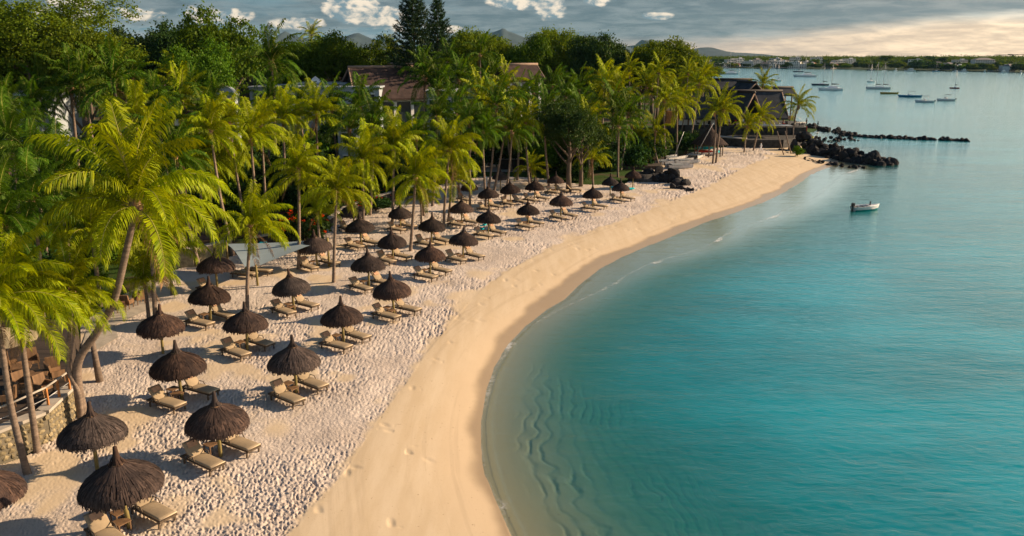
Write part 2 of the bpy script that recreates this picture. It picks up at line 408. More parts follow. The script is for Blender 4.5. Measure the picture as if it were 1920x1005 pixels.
# coarse ground and sea bed reaching the horizon
def ground_sheet():
    pxs = np.concatenate([np.linspace(-9000, -500, 12), np.arange(-400, 2500, 14), np.linspace(2600, 9000, 12)])
    pys = np.concatenate([np.linspace(6000, 1500, 10), np.arange(1400, 520, -14), np.arange(520, 180, -5), np.arange(180, 112, -1.0), np.linspace(111.5, 107, 10)])
    PX, PY = np.meshgrid(pxs, pys); X, Y = Gn(PX, PY, 0.0)
    x = X.ravel(); y = Y.ravel(); z, s, past, bi, b = terrain(x, y)
    inb = inside(x, y, BEACH) | ((seg_dist(x, y, near_w[::-1] + W) < 22))
    mar = seg_dist(x, y, BK)
    z = np.where(inb, z - .12 - .6 * sstep(mar, .3, 3), z)
    z = np.where((s < 0), z - .35, z)
    z = z + np.where((s > 0) & (y > 600), 9 * sstep(s, 10, 260), 0)
    sh_ = X.shape; I = np.arange(x.size).reshape(sh_)
    q = np.stack([I[:-1, :-1], I[:-1, 1:], I[1:, 1:], I[1:, :-1]], -1).reshape(-1, 4)
    me = np_mesh('ground', np.stack([x, y, z], -1), q, True)
    me.attributes.new('shore', 'FLOAT', 'POINT').data.foreach_set('value', s.astype(np.float32)); return me
gm = bpy.data.materials.new('ground'); gm.use_nodes = True; t = new_tree(gm.node_tree); p = t.N['Principled BSDF']
pos = t.N.new('ShaderNodeNewGeometry').outputs['Position']
g1 = t.noise(pos, .09, 4); g2 = t.noise(pos, 3, 5, .7)
lawn = t.mix(g2, (.018, .042, .008), (.05, .09, .014))
soil = t.mix(g2, (.05, .035, .022), (.11, .075, .045))
c = t.mix(t.smooth(g1, .50, .60), lawn, soil)
yy = t.N.new('ShaderNodeSeparateXYZ'); t.L.new(pos, yy.inputs[0]); c = t.mix(t.smooth(yy.outputs[1], 500, 700), c, t.mix(g1, (.016, .034, .012), (.035, .055, .018)))
c = t.mix(t.smooth(t.attr('shore').outputs['Fac'], .5, -.5), c, (.42, .34, .22))
t.L.new(c, p.inputs['Base Color']); p.inputs['Roughness'].default_value = .95; p.inputs['Specular IOR Level'].default_value = .1
bp = t.N.new('ShaderNodeBump'); bp.inputs['Distance'].default_value = .1; t.L.new(g2, bp.inputs['Height']); t.L.new(bp.outputs[0], p.inputs['Normal'])
tag(mobj('ground', ground_sheet(), gm), kind='structure')

# ------------------------------------------------------------------ sea
def sea_sheet():
    pxs = np.concatenate([np.linspace(-1500, 720, 20), np.arange(760, 2100, 3.2), np.linspace(2150, 6000, 14)])
    pys = np.concatenate([np.linspace(5000, 1150, 14), np.arange(1120, 140, -3.2), np.arange(140, 108, -.8), np.linspace(107.5, 106.6, 6)])
    PX, PY = np.meshgrid(pxs, pys); X, Y = Gn(PX, PY, SEA); x = X.ravel(); y = Y.ravel()
    z, s, past, bi, b = terrain(x, y)
    near = 1 - sstep(y, 60, 110)
    h = near * ((fbm(x * .5 + y * .9, y * .5 - x * .2, .8, 90) - .5) * .02)
    lip = np.exp(-((s + .35 + .25 * fbm(x, y, .5, 5)) / .12) ** 2) * .05 * (1 - sstep(y, 45, 70))     # little swash lip that casts the thin dark line
    keep = (s < 6)
    zz = SEA + h * sstep(-s, 0, 4) + lip
    idx = -np.ones(x.shape, int); idx[keep] = np.arange(keep.sum()); I = idx.reshape(X.shape)
    q = np.stack([I[:-1, :-1], I[:-1, 1:], I[1:, 1:], I[1:, :-1]], -1).reshape(-1, 4); q = q[(q >= 0).all(1)]
    me = np_mesh('sea', np.stack([x, y, zz], -1)[keep], q, True)
    dep = np.maximum(SEA - z, 0) + np.where(s > 0, -.2, 0)
    me.attributes.new('depth', 'FLOAT', 'POINT').data.foreach_set('value', dep[keep].astype(np.float32))
    me.attributes.new('shore', 'FLOAT', 'POINT').data.foreach_set('value', (-s - 4.2 * sstep(y, 44, 75) * (1 - sstep(y, 150, 170)) * (.8 + .5 * fbm(x, y, .12, 61)))[keep].astype(np.float32)); return me
wm = bpy.data.materials.new('sea_water'); wm.use_nodes = True; t = new_tree(wm.node_tree); t.N.remove(t.N['Principled BSDF']); out = t.N['Material Output']
pos = t.N.new('ShaderNodeNewGeometry').outputs['Position']; dep = t.attr('depth').outputs['Fac']; sh = t.attr('shore').outputs['Fac']
murk = t.m('SUBTRACT', 1.0, t.m('POWER', 2.718, t.m('MULTIPLY', dep, -1.0)), clamp=True)
patch = t.noise(t.vmap(pos, (.05, .09, 1)), 1, 4, .6)
cur = t.noise(t.vmap(pos, (.35, .9, 1), (0, 0, R(25))), 1, 5, .7)
body_c = t.mix(t.smooth(patch, .35, .65), (.0, .165, .205), (.0, .25, .31))
body_c = t.mix(t.smooth(murk, .97, .4), body_c, (.015, .17, .175))
body_c = t.mix(t.m('MULTIPLY', t.smooth(cur, .5, .8), .3), body_c, (.004, .09, .10))
body = t.N.new('ShaderNodeBsdfDiffuse'); t.L.new(body_c, body.inputs[0])
tr = t.N.new('ShaderNodeBsdfTransparent'); t.L.new(t.mix(t.smooth(dep, 0, 1.1), (.78, .90, .90), (.25, .76, .78)), tr.inputs[0])
mx = t.N.new('ShaderNodeMixShader'); t.L.new(murk, mx.inputs[0]); t.L.new(tr.outputs[0], mx.inputs[1]); t.L.new(body.outputs[0], mx.inputs[2])
w1 = t.noise(t.vmap(pos, (.75, 1.35, 1), (0, 0, R(24))), 2.0, 6, .68, .6); w2 = t.noise(t.vmap(pos, (.12, .35, 1), (0, 0, R(-14))), 1.0, 4, .6)
bp = t.N.new('ShaderNodeBump'); bp.inputs['Distance'].default_value = .055; bp.inputs['Strength'].default_value = 1.0
t.L.new(t.m('ADD', w1, t.m('MULTIPLY', w2, 4.0)), bp.inputs['Height'])
calm = t.smooth(sh, .2, 5); t.L.new(t.m('ADD', .25, t.m('MULTIPLY', calm, .75)), bp.inputs['Strength'])
gl = t.N.new('ShaderNodeBsdfGlossy'); gl.inputs[1].default_value = .09; gl.inputs[0].default_value = (.90, 1, 1, 1); t.L.new(bp.outputs[0], gl.inputs['Normal'])
vd = t.N.new('ShaderNodeVectorMath'); vd.operation = 'DOT_PRODUCT'; t.L.new(bp.outputs[0], vd.inputs[0]); t.L.new(t.N.new('ShaderNodeNewGeometry').outputs['Incoming'], vd.inputs[1])
fre = t.m('ADD', .02, t.m('MULTIPLY', .98, t.m('POWER', t.m('SUBTRACT', 1.0, t.m('ABSOLUTE', vd.outputs['Value']), clamp=True), 5.0)))
mx2 = t.N.new('ShaderNodeMixShader'); t.L.new(fre, mx2.inputs[0]); t.L.new(mx.outputs[0], mx2.inputs[1]); t.L.new(gl.outputs[0], mx2.inputs[2])
# foam in broken stretches along the swash
fn = t.noise(pos, 2.6, 5, .7, 1.0); fl = t.noise(pos, .17, 2)
fw_ = t.m('ADD', .10, t.m('MULTIPLY', t.smooth(fl, .48, .68), .55)); fband = t.m('MULTIPLY', t.smooth(sh, -.25, -.05), t.smooth(t.m('DIVIDE', sh, fw_), 1.0, .35)); 
fb = t.m('MULTIPLY', t.m('MULTIPLY', fband, t.smooth(fn, .40, .60)), t.m('ADD', .14, t.m('MULTIPLY', t.smooth(fl, .54, .66), .55)), clamp=True)
foam = t.N.new('ShaderNodeBsdfDiffuse'); foam.inputs[0].default_value = (.75, .74, .70, 1)
mx3 = t.N.new('ShaderNodeMixShader'); t.L.new(fb, mx3.inputs[0]); t.L.new(mx2.outputs[0], mx3.inputs[1]); t.L.new(foam.outputs[0], mx3.inputs[2])
t.L.new(mx3.outputs[0], out.inputs[0])
tag(mobj('sea', sea_sheet(), wm), kind='structure')

# ------------------------------------------------------------------ air
FAR_D = 9000.0
hb = MB().box((0, 4900, 200), (26000, 12400, 1))
hz = MB(); hz.prism([(-13000, -1500), (13000, -1500), (13000, 10800), (-13000, 10800)], -9, 520)
hzm = bpy.data.materials.new('haze'); hzm.use_nodes = True; t = new_tree(hzm.node_tree); t.N.remove(t.N['Principled BSDF'])
pv = t.N.new('ShaderNodeVolumePrincipled'); pv.inputs['Density'].default_value = 3.2e-5; pv.inputs['Color'].default_value = (.18, .36, .50, 1); pv.inputs['Anisotropy'].default_value = .2
t.L.new(pv.outputs[0], t.N['Material Output'].inputs['Volume'])
USE_HAZE = True
if USE_HAZE: tag(hz.build('haze', hzm), kind='stuff')
# ------------------------------------------------------------------ beach furniture
thatch = bpy.data.materials.new('thatch'); thatch.use_nodes = True; t = new_tree(thatch.node_tree); p = t.N['Principled BSDF']
geo = t.N.new('ShaderNodeNewGeometry'); tc = t.N.new('ShaderNodeTexCoord').outputs['Object']; oi = t.N.new('ShaderNodeObjectInfo').outputs['Random']
c = t.mix(geo.outputs['Random Per Island'], (.020, .014, .013), (.10, .063, .048))
c = t.mix(t.smooth(t.noise(tc, 1.6, 4), .35, .75), c, (.036, .026, .024))
hs = t.N.new('ShaderNodeHueSaturation'); t.L.new(c, hs.inputs['Color']); t.L.new(t.m('ADD', .6, t.m('MULTIPLY', oi, .75)), hs.inputs['Value'])
t.L.new(t.m('ADD', .6, t.m('MULTIPLY', t.m('FRACT', t.m('MULTIPLY', oi, 7.3)), .55)), hs.inputs['Saturation']); t.L.new(hs.outputs[0], p.inputs['Base Color']); p.inputs['Roughness'].default_value = .95; p.inputs['Specular IOR Level'].default_value = .1
pole_m = mat('pole_wood', (.22, .17, .06), .8, .3, 3, .3, 14, (1, 1, .2), rand=.2)
cushion = mat('beige_cushion', (.31, .235, .15), .9, .08, 6, .12, 60, rand=.08)
cushion2 = mat('terracotta_headrest', (.46, .27, .17), .9, .1, 6, .1, 60, rand=.1)
wicker = mat('dark_wicker', (.10, .07, .045), .75, .35, 12, .5, 60, rand=.15)
piping = mat('pale_edge', (.55, .42, .28), .8, .08)
teak = mat('teak', (.16, .09, .045), .7, .3, 5, .3, 25, (1, 1, .2))
def make_umbrella_parts(seed):
    r = random.Random(seed); out = {}
    prof = [(1.30, 1.50), (1.34, 1.58), (1.26, 1.79), (1.08, 2.00), (.82, 2.18), (.52, 2.33), (.27, 2.50)]
    V = []; Fc = []
    n = 110
    lean = [r.uniform(-.04, .04) for _ in range(2)]
    def rp(u):                                   # profile point by 0..1 from rim to neck
        x = u * (len(prof) - 1); i = min(int(x), len(prof) - 2); f = x - i
        return prof[i][0] * (1 - f) + prof[i + 1][0] * f, prof[i][1] * (1 - f) + prof[i + 1][1] * f
    base = MB(); base.lathe([(1.25, 1.55)] + [(a - .03, b - .02) for a, b in prof[1:]], 48)
    base.lathe([(1.28, 1.54), (.98, 1.8), (.5, 2.05), (.1, 2.2)], 48)       # underside
    # straw bundles laid down the slope, ragged at the rim
    for k in range(1150):
        th = r.uniform(0, 2 * math.pi); u0 = r.choice([0, 0, 0, .15, .3, .45, .6]) + r.uniform(-.02, .1); ln = r.uniform(.25, .5); w = r.uniform(.012, .03)
        pts = []
        for q in range(4):
            u = u0 + ln * q / 3
            if u < 0: rr, z = prof[0][0] + .03 + (-u) * .5, prof[0][1] - (-u) * 1.4 - r.uniform(0, .05)
            else: rr, z = rp(min(u, 1))
            lift = .012 + .03 * (1 - q / 3) * r.random()
            th2 = th + (q - 1.5) * r.uniform(-.01, .01)
            pts.append((rr + lift * .6, z + lift, th2))
        if u0 < .12:
            pts[0] = (pts[0][0] + r.uniform(-.02, .02), pts[0][1] - r.uniform(0, .08), pts[0][2])
        vs = []
        for (rr, z, a) in pts:
            for sgn in (-1, 1):
                vs.append((rr * math.cos(a) - sgn * w * math.sin(a), rr * math.sin(a) + sgn * w * math.cos(a), z))
        base.add(vs, [(0, 1, 3, 2), (2, 3, 5, 4), (4, 5, 7, 6)])
    out['canopy'] = base.mesh('umbrella_canopy')
    sp_ = MB(); tw = [(.36, 2.38), (.235, 2.50), (.16, 2.62), (.115, 2.78), (.085, 2.96), (.068, 3.14), (.01, 3.18)]
    sp_.tube([(lean[0] * (z - 2.36), lean[1] * (z - 2.36), z) for a, z in tw], [a for a, z in tw], 14)
    for k in range(70):
        th = r.uniform(0, 6.28); zz = r.uniform(2.42, 2.75); w = .02
        rr = np.interp(zz, [z for a, z in tw], [a for a, z in tw]); zz2 = zz - r.uniform(.15, .3); rr2 = np.interp(zz2, [2.2] + [z for a, z in tw], [.5] + [a for a, z in tw])
        vs = [((rr + .015) * math.cos(th) - s_ * w * math.sin(th), (rr + .015) * math.sin(th) + s_ * w * math.cos(th), zz) for s_ in (-1, 1)] + \
             [((rr2 + .05) * math.cos(th) - s_ * w * math.sin(th), (rr2 + .05) * math.sin(th) + s_ * w * math.cos(th), zz2) for s_ in (-1, 1)]
        sp_.add(vs, [(0, 1, 3, 2)])
    out['spire'] = sp_.mesh('umbrella_spire')
    bd = MB(); bd.lathe([(.245, 2.48), (.265, 2.50), (.265, 2.53), (.235, 2.55)], 16); out['binding'] = bd.mesh('umbrella_binding')
    pl = MB(); pl.tube([(0, 0, -.4), (r.uniform(-.02, .02), r.uniform(-.02, .02), 1.0), (0, 0, 2.3)], [.085, .078, .07], 10); out['pole'] = pl.mesh('umbrella_pole')
    rb = MB()
    rb.tube([(0, 0, 2.1), (1.22, 0, 1.53)], .022, 5); out['rib'] = rb.mesh('umbrella_rib')
    return out
UMB = [make_umbrella_parts(s) for s in (1, 2, 3, 4)]
def umbrella(px, py, sc, lab, i, h=1.0):
    P = G(px, py); r = random.Random(i * 13 + 5)
    u = empty('beach_umbrella', P, r.uniform(0, 6.28), lab, 'beach umbrella', 'thatched umbrellas on the beach')
    u.scale = (sc, sc, h * (.5 + .5 * sc)); u.rotation_euler.x = r.uniform(-.055, .055); u.rotation_euler.y = r.uniform(-.055, .055); u.scale *= r.uniform(.95, 1.04)
    m_ = UMB[i % 4]
    mobj('pole', m_['pole'], pole_m, u); mobj('canopy', m_['canopy'], thatch, u); mobj('spire', m_['spire'], thatch, u); mobj('binding', m_['binding'], teak, u)
    for k in range(8): mobj('rib', m_['rib'], pole_m, u, rot=(0, 0, k * math.pi / 4))
    return u, P
# sun lounger prototype: long axis along x, head at -x
def make_lounger():
    d = {}
    f = MB()
    for s in (-1, 1): f.box((.02, s * .31, .30), (1.94, .05, .07))
    f.box((.96, 0, .30), (.05, .60, .07)); f.box((-.93, 0, .30), (.05, .60, .07))
    d['frame'] = f.mesh('lounger_frame')
    s_ = MB(); s_.box((0, 0, .0), (.055, .58, .02)); d['slat'] = s_.mesh('lounger_slat')
    l = MB(); l.box((0, 0, .14), (.06, .06, .28)); d['leg'] = l.mesh('lounger_leg')
    def pad(L, Wd, T):
        m = MB(); nx = 10; prof = [(-Wd / 2, T * .2), (-Wd / 2 + .02, T * .8), (-Wd / 2 + .06, T), (0, T * 1.06), (Wd / 2 - .06, T), (Wd / 2 - .02, T * .8), (Wd / 2, T * .2), (Wd / 2 - .02, 0), (-Wd / 2 + .02, 0)]
        vs = []; n = len(prof)
        for k in range(nx + 1):
            x = L * k / nx; e = .82 if k in (0, nx) else 1 - .035 * (k % 3 == 0)
            for (y, z) in prof: vs.append((x, y * (1 - .03 * (k in (0, nx))), z * e))
        fs = [(k * n + j, (k + 1) * n + j, (k + 1) * n + (j + 1) % n, k * n + (j + 1) % n) for k in range(nx) for j in range(n)]
        fs += [tuple(range(n)), tuple(nx * n + j for j in range(n))[::-1]]
        m.add(vs, fs, True); return m
    d['seat'] = pad(1.32, .66, .085).mesh('lounger_seat'); d['back'] = pad(.74, .66, .08).mesh('lounger_back')
    hd = MB(); hd.box((0, 0, 0), (.24, .40, .06)); d['headrest'] = hd.mesh('lounger_headrest')
    pi_ = MB(); pi_.tube([(1.325, -.33, .05), (1.325, .33, .05)], .02, 6); d['piping'] = pi_.mesh('lounger_piping')
    pr = MB(); pr.tube([(0, -.25, 0), (0, .25, 0)], .015, 5); d['prop'] = pr.mesh('lounger_prop')
    ar = MB(); ar.tube([(-.45, 0, .33), (-.42, 0, .52), (-.1, 0, .54), (.02, 0, .33)], .022, 6); d['arm'] = ar.mesh('lounger_arm')
    return d
LG = make_lounger()
def lounger(P, rz, lab, back=48, flat=False, col=None, group='sun loungers on the beach'):
    o = empty('sun_lounger', (P[0], P[1], 0), rz, lab, 'sun lounger', group); o.scale = (1.1, 1.08, 1.05)
    mobj('frame', LG['frame'], wicker, o)
    for x in (-.75, .85):
        for s in (-1, 1): mobj('leg', LG['leg'], wicker, o, loc=(x, s * .3, 0))
    cm = col or cushion
    for k in range(6): mobj('slat', LG['slat'], wicker, o, loc=(-.9 + k * .115, 0, .33))
    me = LG['seat'] if cm is cushion else LG['seat'].copy()
    if cm is not cushion: me.materials.clear()
    st = mobj('seat_cushion', me, cm, o, loc=(-.36, 0, .345)); mobj('piping', LG['piping'], piping, st)
    if flat: a = 4
    else: a = back
    bk = mobj('back_cushion', LG['back'], cushion, o, loc=(-.33, 0, .36), rot=(0, math.radians(a), math.pi))
    bk.rotation_euler = (0, 0, math.pi); bk.rotation_euler = Matrix.Rotation(math.pi, 3, 'Z').to_euler()
    M = Matrix.Rotation(math.pi, 4, 'Z') @ Matrix.Rotation(-R(a), 4, 'Y'); bk.rotation_euler = M.to_euler()
    mobj('headrest', LG['headrest'], cushion2, bk, loc=(.55, 0, .1))
    for s in (-1, 1): mobj('arm', LG['arm'], wicker, o, loc=(0, s * .34, 0))
    return o
tb = MB(); tb.box((0, 0, .42), (.5, .5, .04)); TB_TOP = tb.mesh('side_table_top')
tl = MB(); tl.box((0, 0, .2), (.045, .045, .4)); TB_LEG = tl.mesh('side_table_leg')
def side_table(P, rz, lab):
    o = empty('side_table', (P[0], P[1], 0), rz, lab, 'side table', 'small tables between the loungers')
    mobj('tabletop', TB_TOP, teak, o)
    for a in (-1, 1):
        for b in (-1, 1): mobj('leg', TB_LEG, teak, o, loc=(a * .21, b * .21, 0))
ORD = ['nearest', 'second', 'third', 'fourth', 'fifth', 'sixth', 'seventh', 'eighth', 'ninth', 'tenth', 'eleventh', 'twelfth', 'thirteenth', 'fourteenth', 'fifteenth']
rows = {
 'row nearest the water': [(243, 988, 1.05, 3), (414, 855, 1.03, 3), (556, 737, 1.0, 3), (645, 644, 1, 3), (739, 590, .98, 3), (807, 517, .97, 3), (868, 487, .97, 3), (915, 442, .95, 3),
                           (990, 425, .93, 3), (1051, 409, .93, 3), (1111, 392, .88, 3), (1164, 377, .85, 3)],
 'middle row': [(-9, 996, .86, 0), (183, 882, 1.02, 0), (341, 747, 1.02, 3), (464, 657, 1.0, 3), (552, 583, .98, 3), (692, 539, .98, 3), (737, 489, .97, 3), (809, 458, .95, 3), (866, 422, .93, 3),
                             (917, 393, .92, 3), (958, 383, .9, 3), (1002, 377, .9, 3), (1041, 362, .85, 3)],
 'back row': [(306, 663, 1.0, 0), (395, 603, 1.0, 3), (408, 541, 1.05, 1), (596, 501, 1.0, 3), (678, 462, 1, 3), (665, 430, 1.0, 1), (751, 431, .92, 3), (881, 376, .8, 1), (938, 355, .8, 0), (1144, 366, .82, 0), (1186, 352, .85, 0)],
}
ui = 0; SPOTS = []
for rn, lst in rows.items():
    for k, (px, py, sc, fl) in enumerate(lst):
        lab = 'dark thatched umbrella, %s in the %s' % (ORD[k] + ('' if k == 0 else ' from the camera'), rn)
        u, P = umbrella(px, py, sc, lab, ui); ui += 1; SPOTS.append(P)
        ang = R(-32 - 10 * min(1, max(0, (P.y - 30) / 60)) + random.uniform(-4, 4)); dx = Vector((math.cos(ang), math.sin(ang))); dn = Vector((-dx.y, dx.x))
        if fl & 1:
            q = P.xy - dn * random.uniform(.98, 1.15) + dx * random.uniform(.1, .45)
            lounger(q, ang + R(random.uniform(-5, 5)), 'beige lounger at the camera side of the %s umbrella, %s' % (ORD[k], rn), back=random.uniform(38, 56))
        if fl & 2:
            q = P.xy + dn * random.uniform(.8, .98) + dx * random.uniform(.1, .45)
            lounger(q, ang + R(random.uniform(-5, 5)), 'beige lounger at the far side of the %s umbrella, %s' % (ORD[k], rn), back=random.uniform(38, 56))
        if fl == 3:
            q = P.xy - dx * .62; side_table(q, ang, 'small dark table between the loungers of the %s umbrella, %s' % (ORD[k], rn))
            if k < 9 or rn[0] == 'm':
                side_table(P.xy + dx * .05 + dn * -.3, ang, 'low dark table at the pole of the %s umbrella, %s' % (ORD[k], rn)) if k % 2 == 0 else None
for (x, y, lb) in [(458, 520, 'beige lounger just left of the grey shade sail post'), (487, 514, 'beige lounger under the right edge of the grey shade sail'), (1075, 360, 'beige lounger right of the dark far umbrella near the shrubs')]:
    P = G(x, y); lounger(P.xy, R(-15), lb, flat=(x < 500))
tealm = mat('teal_towel', (.0, .36, .42), .8, .1)
for (x, y, lb) in [(905, 433, 'turquoise towel draped over the back of a lounger'), (900, 441, 'turquoise towel on the seat of the same lounger pair')]:
    P = G(x, y); m_ = MB(); m_.box((0, 0, .02), (.5, .35, .05), .3); m_.box((.2, .1, .1), (.3, .3, .12), .9)
    tag(m_.build('towel', tealm, loc=(P.x, P.y, .55)), lb, 'towel', 'towels')
# ------------------------------------------------------------------ palms
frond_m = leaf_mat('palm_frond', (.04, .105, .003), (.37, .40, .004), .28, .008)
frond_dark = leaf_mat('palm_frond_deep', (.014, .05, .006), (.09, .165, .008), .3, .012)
trunk_m = mat('palm_bark', (.19, .14, .105), .9, .3, 3, .6, 9, (1, 1, 3.2), rand=.2)
husk_m = mat('palm_husk', (.34, .20, .11), .9, .35, 5, .6, 18, rand=.2)
nut_m = mat('coconut', (.20, .20, .05), .6, .3, 3, rand=.3)
rachis_m = mat('frond_rib', (.26, .24, .05), .6, .2, 3)
def frond_mesh(name, L, e0, droop, n, wd, seed, segs=2, mats=None):
    r = np.random.default_rng(seed); ns = 14
    s = np.linspace(0, 1, ns + 1); e = R(e0) - R(droop) * s ** 1.25
    x = np.concatenate([[0], np.cumsum(np.cos((e[1:] + e[:-1]) / 2) * L / ns)]); z = np.concatenate([[0], np.cumsum(np.sin((e[1:] + e[:-1]) / 2) * L / ns)])
    side_b = r.uniform(-.5, .5); y = side_b * .16 * L * s ** 2
    V = []; Fq = []; Ft = []
    def P(u): return np.array([np.interp(u, s, x), np.interp(u, s, y), np.interp(u, s, z)]), np.interp(u, s, e)
    # midrib as a three sided taper
    wr = .045 * L / 4
    for i in range(ns + 1):
        w = wr * (1 - .85 * s[i]); up = np.array([-math.sin(e[i]), 0, math.cos(e[i])])
        V += [(x[i], y[i] - w, z[i]), (x[i], y[i] + w, z[i]), tuple(np.array([x[i], y[i], z[i]]) + up * w * .9)]
        if i:
            a = 3 * (i - 1); b = 3 * i
            Fq += [(a, b, b + 1, a + 1), (a + 1, b + 1, b + 2, a + 2), (a + 2, b + 2, b, a)]
    rib = len(Fq)
    for k in range(n):
        u = .1 + .9 * (k + .5) / n
        p0, ee = P(u); tg = np.array([math.cos(ee), 0, math.sin(ee)]); up = np.array([-math.sin(ee), 0, math.cos(ee)])
        ll = L * .265 * (math.sin(math.pi * (.10 + .80 * u)) ** .7) * r.uniform(.85, 1.12)
        fw = .45 + .55 * u
        for sg in (-1, 1):
            if r.random() < .05: continue
            d1 = np.array([0, sg, 0]) * .85 + tg * fw + up * r.uniform(.0, .35); d1 /= np.linalg.norm(d1)
            g = np.array([0, 0, -1.0])
            lsag = r.uniform(.7, 1.1)
            p1 = p0 + d1 * ll * .42
            d2 = d1 * (1 - .45 * lsag) + g * lsag * .75; d2 /= np.linalg.norm(d2)
            p2 = p1 + d2 * ll * .36
            d3 = d2 * .5 + g * .8 * lsag + d1 * .1; d3 /= np.linalg.norm(d3)
            p3 = p2 + d3 * ll * .28
            wv = np.cross(d1, up); wv = wv / (np.linalg.norm(wv) + 1e-6) * wd * .5
            wv = tg * wd * .5 + up * wd * .12 * r.uniform(-1, 1)
            b = len(V)
            V += [tuple(p0 - wv * .5), tuple(p0 + wv * .5), tuple(p1 - wv), tuple(p1 + wv)]
            Fq.append((b, b + 1, b + 3, b + 2))
            if segs == 2:
                V += [tuple(p2 - wv * .75), tuple(p2 + wv * .75), tuple(p3)]
                Fq.append((b + 2, b + 3, b + 5, b + 4)); Ft.append((b + 4, b + 5, b + 6))
            else:
                V += [tuple((p2 + p3) / 2)]; Ft.append((b + 2, b + 3, b + 4))
    me = bpy.data.meshes.new(name); me.from_pydata(V, [], Fq + Ft)
    for m_ in mats: me.materials.append(m_)
    mi = [1] * rib + [0] * (len(Fq) - rib + len(Ft)); me.polygons.foreach_set('material_index', mi); me.update()
    return me
FT = [(85, 38), (76, 62), (66, 84), (55, 100), (43, 110), (29, 112), (13, 100), (-8, 72)]
FR = {}
for lod, (n, wd, sg) in {'hi': (78, .052, 2), 'mid': (54, .068, 2), 'lo': (28, .13, 1)}.items():
    for tone, fm in (('y', frond_m), ('d', frond_dark)):
        FR[lod, tone] = [[frond_mesh('frond_%s' % lod, 1.0 * 4.0, e0 + v * 5, dr * (1 - .08 * v), n, wd, 100 * i + v, sg, (fm, rachis_m)) for v in range(3 if lod != 'lo' else 2)] for i, (e0, dr) in enumerate(FT)]
dry_m = mat('dry_frond', (.20, .11, .05), .95, .3, 4)
DRY = {l: [frond_mesh('frond_dry', 3.4, -35 - 12 * v, 45, n_, w_, 900 + v, 1, (dry_m, dry_m)) for v in range(2)] for l, n_, w_ in (('hi', 46, .05), ('mid', 30, .07), ('lo', 14, .13))}
hk = MB(); hk.tube([(0, 0, -.55), (0, 0, -.3), (0, 0, 0), (0, 0, .3)], [.13, .19, .24, .12], 10)
for k in range(16):
    a = k * 2.4; zz = -.3 + .035 * k
    hk.add([(.15 * math.cos(a) - .07 * math.sin(a), .15 * math.sin(a) + .07 * math.cos(a), zz), (.15 * math.cos(a) + .07 * math.sin(a), .15 * math.sin(a) - .07 * math.cos(a), zz),
            (.42 * math.cos(a), .42 * math.sin(a), zz + .32)], [(0, 1, 2)])
HUSK = hk.mesh('palm_husk')
nt = MB()
for k in range(9):
    a = k * 2.1; c = (.26 * math.cos(a), .26 * math.sin(a), -.18 - .09 * (k % 3)); nt.lathe([(.01, -.14), (.09, -.08), (.115, .02), (.07, .12), (.01, .15)], 7, c)
NUT = nt.mesh('coconut_cluster')
